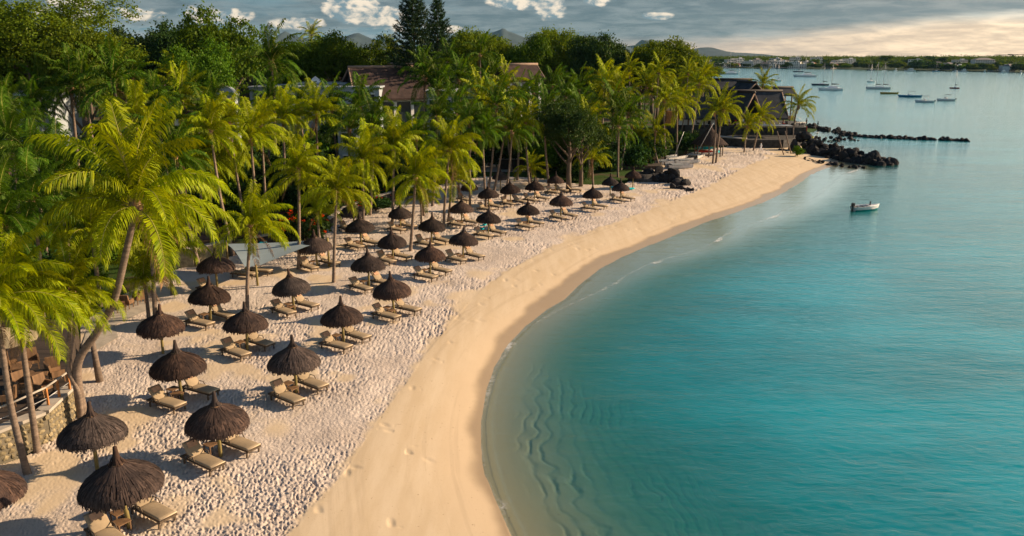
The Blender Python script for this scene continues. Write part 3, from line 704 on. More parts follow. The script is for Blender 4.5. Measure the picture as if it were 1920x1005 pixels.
def palm(pts, Y=None, sc=1.0, n=22, tone='y', lod=None, lab=None, group='coconut palms', seed=0, r0=.17, wind=.45, name='palm_tree', short=False, tmax=7):
    r = random.Random(seed * 7 + 3)
    if Y is None: Y = G(*pts[0]).y
    W3 = [A(x, y, Y) for x, y in pts]
    top = W3[-1]
    if len(pts) == 1:
        lean = r.uniform(-.12, .12); W3 = [Vector((top.x + lean * top.z, Y + r.uniform(-.5, .5), 0)), Vector((top.x + lean * top.z * .35, Y, top.z * .5)), top]
    else: W3[0].z = 0
    base = Vector((W3[0].x, W3[0].y, 0)); W3[0].z = -.3
    # smooth the trunk line
    P_ = [p - base for p in W3]; C = []
    for i in range(len(P_) - 1):
        a = P_[max(i - 1, 0)]; b = P_[i]; c = P_[i + 1]; d = P_[min(i + 2, len(P_) - 1)]
        for k in range(6):
            u = k / 6; C.append(.5 * ((2 * b) + (c - a) * u + (2 * a - 5 * b + 4 * c - d) * u * u + (3 * b - a - 3 * c + d) * u ** 3))
    C.append(P_[-1]); m_ = len(C)
    o = empty(name, base, 0, lab, 'palm tree', group)
    if lod is None: lod = 'hi' if Y < 46 else ('mid' if Y < 95 else 'lo')
    tr = MB(); ss = math.sqrt(sc) if sc < 1 else sc ** .7
    # ring scars: radius steps
    CC = []; rad = []
    if Y < 60:
        for i in range(m_ - 1):
            for k in range(5):
                u = k / 5; CC.append(C[i].lerp(C[i + 1], u)); q = (i + u) / (m_ - 1); rad.append((r0 * ss) * (1.35 - .75 * min(1, q * 8) ** .5 * .55 - .38 * q) * (1.0 + .05 * (k % 2)))
        CC.append(C[-1]); rad.append(r0 * ss * .6)
    else:
        CC = C; rad = [(r0 * ss) * (1.25 - .65 * (i / (m_ - 1)) ** .5) for i in range(m_)]
    tr.tube(CC, rad, 10 if Y < 60 else 7).build('trunk', trunk_m, o)
    top_l = C[-1]
    mobj('husk', HUSK, husk_m, o, loc=top_l, scale=sc * (1 if Y < 60 else 1.1))
    if r.random() < .55 and not short: mobj('coconut_cluster', NUT, nut_m, o, loc=top_l - Vector((0, 0, .1)), scale=sc)
    L = FR[lod, tone if (lod, tone) in FR else 'y']; wa = R(-20)
    for k in range(n):
        q = min(1, max(0, (k + r.uniform(-.4, .4)) / n)); ti = min(7, max(0, int(8 * q ** .85)))
        if short: ti = min(ti, 5)
        ti = min(ti, tmax)
        az_ = k * 2.39996 + r.uniform(-.2, .2); az_ += wind * math.sin(wa - az_)
        me = L[ti][r.randrange(len(L[ti]))]
        s_ = sc * r.uniform(.86, 1.1)
        mobj('frond', me, None, o, loc=top_l + Vector((0, 0, .15 - .3 * q)) * sc, rot=(r.uniform(-.12, .12), r.uniform(-.10, .10), az_), scale=(s_, s_, s_))
    for k in range(r.choice((0, 1, 1, 2))):
        mobj('dry_frond', DRY[lod][k % 2], None, o, loc=top_l - Vector((0, 0, .25 * sc)), rot=(0, 0, r.uniform(0, 6.28)), scale=sc * .85)
    return o
pc = [0]
def P_(pts, Y=None, sc=.9, lab=None, **k):
    pc[0] += 1
    if lab is None: lab = 'coconut palm with drooping green fronds in the dense grove behind the beach'; k.setdefault('group', 'coconut palms of the grove')
    return palm(pts, Y, sc, lab=lab, seed=pc[0], **k)
# palms one can point to
P_([(158, 792), (145, 715), (150, 670), (185, 618), (215, 560), (237, 470), (255, 388)], sc=1.26, n=20, r0=.2, wind=.1, tmax=6, lab='tallest palm at the left front, curved ringed trunk and very long yellow green fronds')
P_([(291, 606), (287, 520), (283, 405)], sc=.95, lab='straight slim palm just right of the great curved palm')
P_([(463, 585), (464, 520), (470, 428)], sc=.84, n=20, tmax=5, lab='bright palm rising in front of the grey shade sail')
P_([(625, 530), (627, 460), (631, 362)], sc=.80, n=22, tmax=6, lab='palm with straight trunk right of the shade sail and red flowers')
P_([(559, 505), (561, 440), (560, 322)], sc=.86, n=22, lab='palm with wavy slender trunk in front of the red flowering bush')
P_([(681, 445), (681, 390), (680, 305)], sc=.98, n=24, lab='palm standing behind the first umbrella of the back row right')
P_([(735, 425), (737, 370), (738, 280)], sc=1.0, n=22, lab='palm between the white lawn loungers and the flower bed')
P_([(769, 470), (774, 410), (779, 335)], sc=.9, n=24, lab='palm rooted in the sand beside the middle row of umbrellas')
P_([(832, 425), (834, 380), (842, 285)], sc=1.0, n=24, lab='thick cluster palm at the edge of the sand, middle of the beach')
P_([(840, 415), (845, 370), (846, 335)], sc=.85, n=18, lab='lower palm leaning beside the thick cluster palm')
P_([(925, 362), (936, 310), (948, 240)], sc=1.0, n=20, tone='y', lab='leaning palm by the person in white near the path')
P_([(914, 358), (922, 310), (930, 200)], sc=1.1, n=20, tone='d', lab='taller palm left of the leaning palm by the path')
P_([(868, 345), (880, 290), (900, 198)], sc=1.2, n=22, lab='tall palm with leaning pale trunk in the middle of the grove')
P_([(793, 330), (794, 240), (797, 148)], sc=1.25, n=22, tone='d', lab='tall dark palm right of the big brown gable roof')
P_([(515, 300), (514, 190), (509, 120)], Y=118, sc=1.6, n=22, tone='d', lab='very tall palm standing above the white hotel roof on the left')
P_([(1204, 262), (1207, 220), (1212, 165)], sc=1.3, n=22, lab='tall straight palm left of the restaurant roof')
P_([(1247, 258), (1252, 225), (1266, 172)], sc=1.3, n=22, lab='tall leaning palm touching the left end of the restaurant roof')
P_([(1115, 290), (1116, 240), (1118, 205)], sc=1.2, n=22, lab='yellow green palm above the dark round tree')
P_([(1345, 262), (1352, 222), (1356, 205)], Y=128, sc=1.0, n=22, lab='palm in front of the gabled restaurant roof with leaning twin trunk')
P_([(1339, 266), (1342, 240), (1340, 212)], Y=127, sc=.9, n=18, lab='second trunk of the twin palms before the restaurant')
P_([(1395, 286), (1398, 260), (1401, 238)], sc=.85, n=22, lab='small bright palm on the sand before the restaurant seawall')
P_([(1412, 282), (1420, 250), (1426, 222)], sc=.95, n=20, lab='small palm just behind the bright palm near the seawall')
P_([(1488, 238), (1491, 220), (1497, 200)], Y=160, sc=1.12, n=20, lab='lone palm on the restaurant terrace beside the bay')
P_([(1430, 160)], Y=185, sc=1.05, n=20, lab='palm top showing behind the restaurant ridge')
P_([(1190, 310), (1192, 290), (1193, 262)], sc=.95, n=22, lab='bright yellow palm beside the orange beach hut')
P_([(1237, 312), (1228, 280), (1229, 248)], sc=.9, n=20, lab='bright yellow palm above the beached catamarans')
P_([(1112, 345), (1111, 320), (1110, 300)], sc=.88, n=18, short=True, lab='short young palm behind the last umbrellas near the shrubs')
P_([(997, 345), (996, 330), (994, 318)], sc=.8, n=16, short=True, lab='short dark palm behind the far umbrellas')
P_([(15, 520), (14, 490), (8, 425)], Y=44, sc=1.0, n=20, tone='d', lab='dark trunked palm cut by the left edge, long drooping fronds')
P_([(70, 848), (55, 740), (42, 640), (38, 575)], sc=.80, n=20, wind=.8, lab='front left palm with glowing yellow fronds over the wooden deck')
P_([(52, 888), (22, 770), (4, 655), (-12, 560)], sc=.8, n=20, lab='leaning palm at the far left bottom beside the stone wall')
P_([(152, 795), (148, 740), (128, 690), (131, 620), (136, 548)], sc=.66, n=20, wind=.6, lab='yellow palm with thin crooked trunk next to the curved palm')
P_([(279, 598), (275, 560), (270, 528)], sc=.72, n=16, short=True, lab='short palm on the sand beside the paved terrace')
P_([(323, 552), (320, 520), (315, 470)], sc=.78, n=18, short=True, lab='small palm at the dark wall left of the shade sail')
P_([(598, 440), (597, 425), (595, 400)], Y=67, sc=.62, n=18, short=True, lab='small bright palm next to the red flowering bush')
P_([(790, 420), (790, 395), (789, 375)], sc=.6, n=16, short=True, lab='small low palm on the sand right of the flower bed')
P_([(357, 468), (352, 420), (345, 330)], sc=1.0, lab='palm with trunk on the lawn left of the brown path')
P_([(380, 440), (378, 390), (372, 300)], sc=1.05, lab='palm with trunk on the edge of the brown path')
P_([(401, 436), (395, 380), (398, 290)], sc=1.1, lab='palm with thin trunk right of the brown path')
P_([(178, 500), (176, 470), (172, 440)], Y=52, sc=.95, n=22, lab='spreading palm over the turquoise loungers at the left')
P_([(136, 260), (136, 200), (132, 165)], Y=100, sc=1.45, n=22, tone='d', lab='tall dark palm before the white building at the left')
P_([(175, 270), (165, 210), (155, 165)], Y=98, sc=1.2, n=18, tone='d', lab='leaning slim palm beside the tall dark palm at the left')
P_([(224, 260), (220, 210), (214, 158)], Y=95, sc=1.4, n=22, tone='d', lab='dark palm between the left building and the big tree')
P_([(341, 260), (341, 220), (341, 195)], Y=96, sc=1.15, n=22, lab='palm before the low hut roof left of the white hotel')
P_([(593, 300), (593, 240), (594, 215)], Y=92, sc=1.0, n=22, lab='palm before the arched white wall')
P_([(530, 300), (531, 250), (531, 225)], Y=90, sc=1.05, n=22, lab='palm with orange crown base left of the arched wall')
P_([(678, 300), (677, 230), (674, 205)], Y=96, sc=1.15, n=20, tone='d', lab='dark palm before the big brown gable')
P_([(733, 150), (732, 118), (730, 100)], Y=230, sc=1.5, n=20, lab='distant palm left of the tall pines')
P_([(586, 100), (585, 80), (584, 68)], Y=280, sc=1.5, n=18, lab='distant palm silhouetted against the clouds left of centre')
# the rest of the grove
grove = [(655, 245, 88), (560, 200, 104), (505, 190, 108), (622, 205, 112), (60, 205, 92), (20, 235, 86), (470, 262, 70), (430, 232, 74), (395, 250, 66), (330, 300, 60), (300, 250, 66), (255, 220, 74), (60, 300, 56), (20, 270, 62), (110, 330, 52),
         (60, 380, 46), (290, 195, 88), (400, 190, 96), (385, 215, 84), (490, 240, 78), (700, 240, 84),
         (820, 225, 90), (855, 215, 96), (880, 230, 88), (820, 170, 112), (860, 150, 120), (920, 150, 124), (945, 170, 118), (975, 190, 110), (900, 105, 150), (1000, 175, 122), (1035, 165, 130),
         (1060, 185, 122), (1085, 170, 132), (1020, 215, 104), (985, 230, 100), (1135, 165, 136), (1160, 175, 132), (1085, 215, 118), (1150, 205, 122), (1180, 135, 160), (1235, 140, 160), (1245, 190, 132), (1290, 140, 165),
         (1310, 160, 150), (1320, 142, 170), (1015, 105, 210), (1130, 150, 150), (360, 170, 110), (250, 150, 120), (320, 140, 130), (75, 170, 110), (30, 150, 120), (180, 120, 140),
         (840, 120, 150), (1270, 200, 136), (1178, 215, 120), (960, 250, 94), (780, 260, 84), (905, 250, 88), (10, 200, 90), (1100, 235, 112), (1160, 240, 112)]
LM = [('the white pyramid skylight', 592, 150), ('the big brown gable', 700, 155), ('the two tall pines', 803, 60), ('the grey shade sail', 510, 475), ('the restaurant roof', 1400, 195),
      ('the dark blossoming tree', 1085, 235), ('the great curved palm', 255, 385), ('the huge olive tree', 95, 80), ('the white building at the left edge', 30, 195), ('the beach hut', 1328, 265), ('the white lawn loungers', 735, 330)]
byl = {}
for (x, y, Y) in grove:
    n_, lx, ly = min(LM, key=lambda l: (l[1] - x) ** 2 + (l[2] - y) ** 2); byl.setdefault((n_, 'left' if x < lx else 'right'), []).append(((lx - x) ** 2 + (ly - y) ** 2, x, y, Y))
NTH = ['', 'second ', 'third ', 'fourth ', 'fifth ', 'sixth ', 'seventh ', 'eighth ', 'ninth ', 'tenth ', 'eleventh ', 'twelfth ', 'thirteenth ', 'fourteenth ', 'fifteenth ', 'sixteenth ', 'seventeenth ', 'eighteenth ', 'nineteenth ', 'twentieth ']
for (n_, sd_), lst in byl.items():
    for k, (_, x, y, Y) in enumerate(sorted(lst)):
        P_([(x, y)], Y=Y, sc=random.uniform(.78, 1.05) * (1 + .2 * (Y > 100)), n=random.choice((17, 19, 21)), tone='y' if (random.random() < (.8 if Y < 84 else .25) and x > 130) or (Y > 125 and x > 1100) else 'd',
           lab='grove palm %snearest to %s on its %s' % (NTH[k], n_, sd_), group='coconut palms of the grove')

# ------------------------------------------------------------------ broadleaf trees and shrubs
leaf_a = leaf_mat('leaf_green', (.025, .075, .006), (.10, .17, .010), .3, .012)
leaf_b = leaf_mat('leaf_olive', (.04, .08, .006), (.14, .18, .010), .3, .012)
leaf_c = leaf_mat('leaf_dark', (.015, .045, .014), (.045, .085, .022), .25, .02)
bark = mat('bark', (.12, .09, .065), .95, .3, 3, .6, 9, (1, 1, .3))
def crown_mesh(name, lobes, clumps, per, size, spread, seed, m_, flat=.7):
    r = np.random.default_rng(seed); lob = np.array(lobes, float)
    w = lob[:, 3] * lob[:, 4]; pick = r.choice(len(lob), clumps, p=w / w.sum()); l = lob[pick]
    d = r.normal(size=(clumps, 3)); d[:, 2] = np.abs(d[:, 2]) * 1.0 - .25; d /= np.linalg.norm(d, axis=1)[:, None]
    rad = r.uniform(.62, 1.0, (clumps, 1)) ** .5
    cc = l[:, :3] + d * rad * np.stack([l[:, 3], l[:, 3], l[:, 4]], 1)
    cs = r.uniform(.6, 1.3, clumps) * spread
    N = clumps * per; c = np.repeat(cc, per, 0) + r.normal(size=(N, 3)) * np.repeat(cs, per)[:, None] * np.array([1, 1, flat])
    nrm = r.normal(size=(N, 3)) + np.repeat(d, per, 0) * .9 + np.array([0, 0, .6]); nrm /= np.linalg.norm(nrm, axis=1)[:, None]
    a = np.cross(nrm, r.normal(size=(N, 3))); a /= np.linalg.norm(a, axis=1)[:, None]; b = np.cross(nrm, a)
    s1 = (size * r.uniform(.7, 1.3, (N, 1))) * .5; s2 = s1 * r.uniform(.45, .7, (N, 1))
    V = np.stack([c - a * s1, c - b * s2, c + a * s1, c + b * s2], 1).reshape(-1, 3)
    me = np_mesh(name, V, np.arange(N * 4).reshape(-1, 4)); me.materials.append(m_); return me
def lob(seed, n, R_, Hh, zc):
    r = random.Random(seed); o = [(0, 0, zc, R_ * .72, Hh * .5)]
    for k in range(n):
        a = k * 2.4 + r.uniform(-.4, .4); q = r.uniform(.35, .72) * R_
        o.append((q * math.cos(a), q * math.sin(a), zc + r.uniform(-.3, .42) * Hh, R_ * r.uniform(.28, .46), Hh * r.uniform(.2, .36)))
    return o
TREES = []
for k in range(5):
    m_ = (leaf_a, leaf_b, leaf_a, leaf_c, leaf_b)[k]
    TREES.append(crown_mesh('tree_crown', lob(k, 11, 5.0, 6.0, 8.0), 430, 44, .30, .40, 20 + k, m_))
SHR = [crown_mesh('shrub_crown', lob(30 + k, 7, 1.5, 2.0, 1.1), 90, 34, .24, .24, 40 + k, (leaf_c, leaf_c, leaf_a)[k]) for k in range(3)]
FARC = [crown_mesh('far_crown', lob(50 + k, 8, 5.0, 6.0, 5.0), 110, 14, 1.25, .7, 60 + k, (leaf_a, leaf_c, leaf_b)[k]) for k in range(3)]
def limbs(seed):
    r = random.Random(seed); m_ = MB()
    m_.tube([(0, 0, -.3), (.1, .05, 2.5), (0, 0, 5.0), (.1, 0, 8)], [.5, .38, .3, .12], 9)
    for k in range(8):
        a = k * 2.4; z0 = 3.5 + k * .4; q = r.uniform(2.4, 3.6)
        m_.tube([(0, 0, z0), (q * .5 * math.cos(a), q * .5 * math.sin(a), z0 + 1.4), (q * math.cos(a), q * math.sin(a), z0 + 2.6 + r.random())], [.18, .11, .05], 6)
    return m_.mesh('tree_limbs')
LIMB = [limbs(k) for k in range(3)]
HERO = crown_mesh('hero_crown', lob(77, 16, 5.0, 6.4, 7.6), 1000, 46, .15, .27, 99, leaf_b)
def tree(x, Y, top, width, k, lab, group=None, cat='tree', name='broadleaf_tree', rz=None, ground=0):
    """crown centre column x (pixel), distance, top pixel row and width in pixels"""
    P = A(x, 300, Y); zt = A(x, top, Y).z - ground; w = width * Y / F * 1.02
    o = empty(name, (P.x, Y, ground), random.uniform(0, 6.28) if rz is None else rz, lab, cat, group)
    sx = w / 10.0; sz = zt / 11.4
    mobj('crown', HERO if k == 9 else TREES[k % 5], None, o, scale=(sx, sx, sz)); mobj('trunk', LIMB[k % 3], bark, o, scale=(sx, sx, sz)); return o
tree(95, 122, -14, 330, 9, 'huge spreading olive green tree at the upper left corner'); tree(20, 118, 20, 180, 0, 'darker tree in front of the huge one at the left edge')
tree(170, 112, 60, 150, 4, 'low yellowish tree below the huge spreading tree')
named = [(300, 165, 62, 150, 3, 'dark green tree with spiky top right of the huge tree'), (365, 160, 52, 130, 3, 'dark tree top against grey clouds left of the bright one'), (425, 140, 42, 150, 0, 'dense bright green tree with hanging leafy boughs'),
         (395, 125, 95, 120, 0, 'rounded green tree below the dense bright one'), (480, 165, 62, 90, 2, 'green tree beside the very tall palm'), (575, 175, 85, 130, 0, 'broad green tree behind the white roofs'), (640, 168, 68, 130, 2, 'rounded sunlit green tree left of the big brown gable'),
         (690, 172, 84, 110, 0, 'green tree behind the ridge of the big brown gable'), (765, 205, 100, 110, 3, 'dark tree at the foot of the tall pines'), (865, 200, 62, 120, 4, 'olive tree right of the tall pines'), (905, 205, 70, 110, 1, 'golden green tree before the mountain'),
         (930, 210, 84, 90, 1, 'lower golden tree left of the round one'), (1035, 205, 60, 100, 1, 'round yellow green tree in the centre skyline'), (985, 200, 78, 90, 2, 'dark tree left of the round yellow green one'), (1125, 190, 74, 110, 3, 'dark blue green tree right of the round one'),
         (1110, 205, 84, 90, 0, 'green tree behind the dark blue green one'), (1235, 185, 78, 110, 4, 'airy bright tree at the right of the grove'), (1195, 195, 92, 90, 0, 'shaded tree left of the airy bright tree'), (1275, 190, 105, 80, 4, 'small bright tree where the grove meets the bay'),
         (1068, 100, 200, 120, 3, 'dark round tree with white blossoms behind the far umbrellas'), (1090, 104, 222, 90, 3, 'dark low tree joined to the blossoming one')]
for (x, Y, top, w, k, lb) in named: tree(x, Y, top, w, k, lb)
# wood behind, each tree its own
for i in range(120):
    Y = random.uniform(190, 620); x = random.uniform(-200, 1330 - 0)
    Pn = A(x, 110, Y)
    if not inside(np.array([Pn.x]), np.array([Pn.y]), LAND)[0]: continue
    tp = 105.8 - (random.uniform(10.5, 14.5) - 17) * F / Y / .9645
    tp = max(tp, 92)
    if 1330 > x > 740: tp = max(tp, 103)
    tree(x, Y, tp, random.uniform(10, 14) * F / Y, random.randrange(5), 'tree of the wood stretching inland behind the hotel roofs', 'trees of the inland wood')
# understory
Bk = [p for p in BK]
bad = [(0, 55, 8, 40)]
cnt = 0
while cnt < 210:
    px = random.uniform(-40, 1300); Y = random.uniform(42, 150); P = Vector((A(px, 300, Y).x, Y))
    xs = np.array([P.x]); ys = np.array([P.y])
    if inside(xs, ys, BEACH)[0] or not inside(xs, ys, LAND)[0]: continue
    if seg_dist(xs, ys, BK)[0] < 1.6 or seg_dist(xs, ys, COAST)[0] < 30: continue
    pp = 105.8 + H * F / P.y     # rough ground row
    if 300 < px < 620 and Y < 80 and random.random() < .75: continue
    if px < 230 and Y < 52: continue
    s = random.uniform(.8, 1.7) * (1 + .5 * (Y > 85))
    o = empty('shrub', (P.x, P.y, 0), random.uniform(0, 6), 'leafy green shrub in the undergrowth below the palms', 'shrub', 'shrubs of the undergrowth')
    mobj('foliage', SHR[cnt % 3], None, o, scale=(s, s, s * random.uniform(.8, 1.2))); cnt += 1
stm = MB()
for k in range(6): stm.tube([(0, 0, -.1), (.3 * math.cos(k), .3 * math.sin(k), .8), (.7 * math.cos(k), .7 * math.sin(k), 1.6)], [.05, .035, .02], 5)
STEM = stm.mesh('shrub_stems')
for o in [o for o in bpy.data.objects if o.name.split('.')[0] == 'shrub']: mobj('stem', STEM, bark, o, scale=o.children[0].scale)
# shrubs that can be told apart
for (x, y, s, k, lb) in [(1068, 338, 1.0, 0, 'bright rounded shrub left behind the far umbrellas'), (1090, 340, .9, 0, 'bright rounded shrub right of its twin behind the far umbrellas'), (1286, 288, 1.7, 1, 'dark glossy bush behind the catamaran mast'), (1308, 282, 1.3, 0, 'green bush left of the thatched beach hut'),
                         (1495, 292, .7, 2, 'low green plant at the foot of the seawall by the black rocks'), (60, 560, 1.6, 0, 'leafy shrub below the left palm fronds'), (100, 505, 1.2, 0, 'green shrub beside the turquoise loungers')]:
    P = G(x, y); o = empty('shrub', P, 1, lb, 'shrub'); mobj('foliage', SHR[k], None, o, scale=s); mobj('stem', STEM, bark, o, scale=s)
for k in range(26):
    x = random.uniform(985, 1260); y = np.interp(x, [985, 1090, 1170, 1260], [316, 328, 322, 296]) - random.uniform(0, 22); P = G(x, y)
    o = empty('shrub', P, k, 'dark shrub filling the shade behind the far umbrellas', 'shrub', 'dark shrubs behind the far umbrellas'); mobj('foliage', SHR[k % 2], None, o, scale=random.uniform(1.1, 1.9)); mobj('stem', STEM, bark, o)
# flower bed: red blossoms
red_m = leaf_mat('red_petals', (.55, .03, .008), (.75, .09, .01), .3, .01); wht_m = leaf_mat('white_petals', (.6, .5, .45), (.8, .7, .6), .3, .01)
def flowers(name, x, y, w, h, n, m_, sh, lb, hgt=1.3):
    P = G(x, y); o = empty(name, P, 0, lb, 'flowering bush'); s = sh
    mobj('foliage', SHR[1], None, o, scale=(s * w, s, s * h)); mobj('stem', STEM, bark, o, scale=(s, s, s * h))
    me = crown_mesh('blossoms', [(0, 0, 1.25, 1.55, 1.15)], n, 12, .13, .08, 5, m_); mobj('blossom_cluster', me, None, o, scale=(s * w, s, s * h))
flowers('flowering_bush', 572, 462, 1.3, 1.1, 32, red_m, 1.35, 'bush covered with bright red flowers behind the shade sail')
flowers('flowering_bush', 592, 448, 1.0, 1.1, 18, red_m, 1.0, 'smaller bush with red flowers touching the big one on its right')
flowers('flowering_bush', 705, 395, 1.6, .6, 12, red_m, 1.1, 'low bush with a few dark red flowers in the bed before the terrace wall')
flowers('flowering_bush', 748, 372, 1.9, .55, 8, red_m, 1.1, 'low spreading bush at the far end of the flower bed')
flowers('flowering_bush', 1090, 300, 2.2, 1.6, 26, wht_m, 1.6, 'dark bush dotted with white flowers behind the young palm')
# tall pines
pine_l = leaf_mat('pine_needles', (.012, .032, .018), (.03, .06, .026), .15, .01)
def norfolk(x, Y, top, w_px, lab, seed):
    r = random.Random(seed); P = A(x, 300, Y); Ht = A(x, top, Y).z; Rm = w_px * Y / F / 2
    o = empty('norfolk_pine', (P.x, Y, 0), 0, lab, 'pine tree')
    MB().tube([(0, 0, -.3), (0, 0, Ht * .5), (0, 0, Ht)], [.45, .28, .03], 8).build('trunk', bark, o)
    z = 5.0; V = []
    br = MB(); rr = np.random.default_rng(seed); C = []; D = []
    while z < Ht - .3:
        f = (Ht - z) / (Ht - 5); ln = Rm * min(1.0, f ** .62 * 1.1 + .03) * r.uniform(.85, 1.1); nb = 7 if f > .2 else 5; a0 = r.random() * 6
        for k in range(nb):
            a = a0 + k * 6.283 / nb; l_ = ln * r.uniform(.75, 1.08); pts = []
            for q in range(5):
                u = q / 4; pts.append(Vector((l_ * u * math.cos(a), l_ * u * math.sin(a), z - .12 * l_ * math.sin(u * 3.1) + .28 * l_ * u * u)))
            br.tube(pts, [.05, .04, .03, .02, .015], 4, False)
            nn = int(14 + l_ * 26)
            for q in range(nn):
                u = .18 + .82 * r.random(); i = min(3, int(u * 4)); p = pts[i].lerp(pts[i + 1], u * 4 - i)
                C.append((p.x, p.y, p.z)); D.append((math.cos(a), math.sin(a), .5))
        z += .62 + .5 * f
    C = np.array(C); D = np.array(D); N = len(C); C = C + rr.normal(size=(N, 3)) * .10
    d = D * .4 + rr.normal(size=(N, 3)) * .7 + np.array([0, 0, .35]); d /= np.linalg.norm(d, axis=1)[:, None]; sd_ = np.cross(d, rr.normal(size=(N, 3))); sd_ /= np.linalg.norm(sd_, axis=1)[:, None]
    l = rr.uniform(.35, .7, (N, 1)); w = .07
    V = np.stack([C - sd_ * w, C + sd_ * w, C + d * l + sd_ * w * .5, C + d * l - sd_ * w * .5], 1).reshape(-1, 3)
    me = np_mesh('needles', V, np.arange(N * 4).reshape(-1, 4)); me.materials.append(pine_l); mobj('needles', me, None, o); br.build('branches', bark, o)
norfolk(783, 165, -34, 118, 'tallest pine with tiered branches against the sky', 3)
norfolk(826, 175, -2, 96, 'slimmer pine right beside the tallest pine', 4)
# ------------------------------------------------------------------ mountains beyond the bay (blue with distance through the haze)
mt_m = mat('mountain_scrub', (.035, .05, .05), .95, .3, .004, coords='Object')
def mountain(pts, Y, lab):
    xs = [A(x, 200, Y).x for x, y in pts]; zs = [A(x, y, Y).z for x, y in pts]
    nx, ny = 110, 26; X = np.linspace(xs[0], xs[-1], nx); V = []
    for j in range(ny):
        v = j / (ny - 1); yy = Y - 1300 + 2300 * v; prof = max(0, 1 - abs(v - .565) / .52) ** .85
        ridge = np.interp(X, xs, zs); ridge[0] = ridge[-1] = 0
        gul = (fbm(X, np.full(nx, yy), .0016, 7, 5) - .5) * 2
        z = ridge * prof * (1 + gul * .28 * min(1, abs(v - .565) * 6)) + (fbm(X, np.full(nx, 0.), .006, 3, 4) - .5) * 12 * prof - 3 * (prof <= 0)
        for x_, z_ in zip(X, z): V.append((x_, yy, z_))
    I = np.arange(nx * ny).reshape(ny, nx); q = np.stack([I[:-1, :-1], I[:-1, 1:], I[1:, 1:], I[1:, :-1]], -1).reshape(-1, 4)
    me = np_mesh('mountain', V, q, True); tag(mobj('mountain', me, mt_m), label=lab, kind='structure')
mountain([(440, 100), (500, 84), (520, 74), (545, 58), (560, 66), (585, 72), (610, 76), (632, 72), (655, 68), (672, 62), (680, 61), (692, 67), (712, 76), (740, 80), (790, 98)], 9000, 'blue mountain ridge left')
mountain([(850, 98), (885, 76), (905, 68), (925, 60), (940, 54), (945, 51), (950, 57), (965, 62), (985, 70), (1010, 72), (1040, 68), (1062, 67), (1069, 64), (1080, 69), (1098, 67), (1108, 66), (1120, 71), (1133, 69), (1150, 80), (1170, 86), (1190, 84), (1196, 75), (1222, 76), (1236, 76), (1250, 86), (1290, 92), (1330, 98)], 9300, 'blue peaks centre')
mountain([(1262, 97), (1290, 92), (1305, 89), (1325, 89), (1345, 94), (1370, 98), (1420, 101)], 8200, 'low blue hill')

# ------------------------------------------------------------------ far shore
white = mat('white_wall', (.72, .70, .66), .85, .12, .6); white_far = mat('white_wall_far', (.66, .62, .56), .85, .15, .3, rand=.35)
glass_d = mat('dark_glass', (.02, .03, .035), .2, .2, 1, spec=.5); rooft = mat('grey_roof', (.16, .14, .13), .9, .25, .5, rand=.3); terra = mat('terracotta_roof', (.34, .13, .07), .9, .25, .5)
def house_proto(w, d, n, kind, bay=3):
    o = empty('house', (0, 0, 0)); fh = 3.1; h = n * fh
    MB().box((0, 0, h / 2 - 1), (w, d, h + 2)).build('wall', white_far, o)
    if kind == 'flat':
        m_ = MB(); m_.box((0, 0, h + .1), (w + .8, d + .8, .28)); m_.box((w * .2, 0, h + 1.0), (w * .25, d * .4, 1.6)); m_.build('roof', white_far, o)
    else:
        m_ = MB(); e = .7; m_.add([(-w / 2 - e, -d / 2 - e, h), (w / 2 + e, -d / 2 - e, h), (w / 2 + e, d / 2 + e, h), (-w / 2 - e, d / 2 + e, h), (-w * .22, 0, h + 2.6), (w * .22, 0, h + 2.6)],
                                  [(0, 1, 5, 4), (1, 2, 5), (2, 3, 4, 5), (3, 0, 4), (3, 2, 1, 0)]); m_.build('roof', terra if kind == 'red' else rooft, o)
    nw = max(2, int(w / bay)); wm_ = MB(); wm_.box((0, 0, 0), (1.6, .12, 1.7)); me = wm_.mesh('window')
    bl = MB(); bl.box((0, -.5, 0), (w * .92, 1.1, .16)); bm_ = bl.mesh('balcony')
    for f in range(n):
        for k in range(nw): mobj('window', me, glass_d, o, loc=(-w / 2 + (k + .5) * w / nw, -d / 2 - .03, f * fh + 1.6))
        if f: mobj('balcony', bm_, white_far, o, loc=(0, -d / 2, f * fh))
    return o
HP = [house_proto(12, 8, 2, 'hip'), house_proto(18, 9, 3, 'flat'), house_proto(10, 8, 2, 'flat'), house_proto(13, 8, 1, 'red'), house_proto(26, 11, 3, 'hip')]
def far_ground(X, Y):
    x = np.array([X]); y = np.array([Y]); z, s, *_ = terrain(x, y); return float(z[0] + (9 * sstep(s, 10, 260)[0] if s[0] > 0 and Y > 600 else 0)), float(s[0])
used = set()
def put_house(k, x, Y, lab, group=None):
    P = A(x, 110, Y); z, s = far_ground(P.x, Y)
    o = HP[k] if k not in used else copy_tree(HP[k]); used.add(k); o.location = (P.x, Y, z); o.rotation_euler.z = random.uniform(-.5, .5)
    tag(o, lab, 'house', group)
def shoreY(x): return np.interp(x, [1340, 1450, 1560, 1640, 1740, 1830, 1920, 2050], [G(a, b, SEA).y for a, b in [(1340, 127.3), (1450, 128.5), (1560, 129.5), (1640, 131), (1740, 132.5), (1830, 134), (1920, 136), (2050, 140)]])
put_house(4, 1843, shoreY(1843) + 120, 'long cream three storey block on the far shore at the right'); put_house(1, 1800, shoreY(1800) + 110, 'white flat roofed block on the far shore left of the long cream one')
put_house(3, 1868, shoreY(1868) + 30, 'low pink roofed house by the water on the far right shore'); put_house(2, 1887, shoreY(1887) + 26, 'white house by the water at the far right end'); put_house(0, 1775, shoreY(1775) + 36, 'low beige house among trees beside the moored yacht at the far shore')
put_house(1, 1317, 1290, 'white terraced villa where the grove meets the far shore')
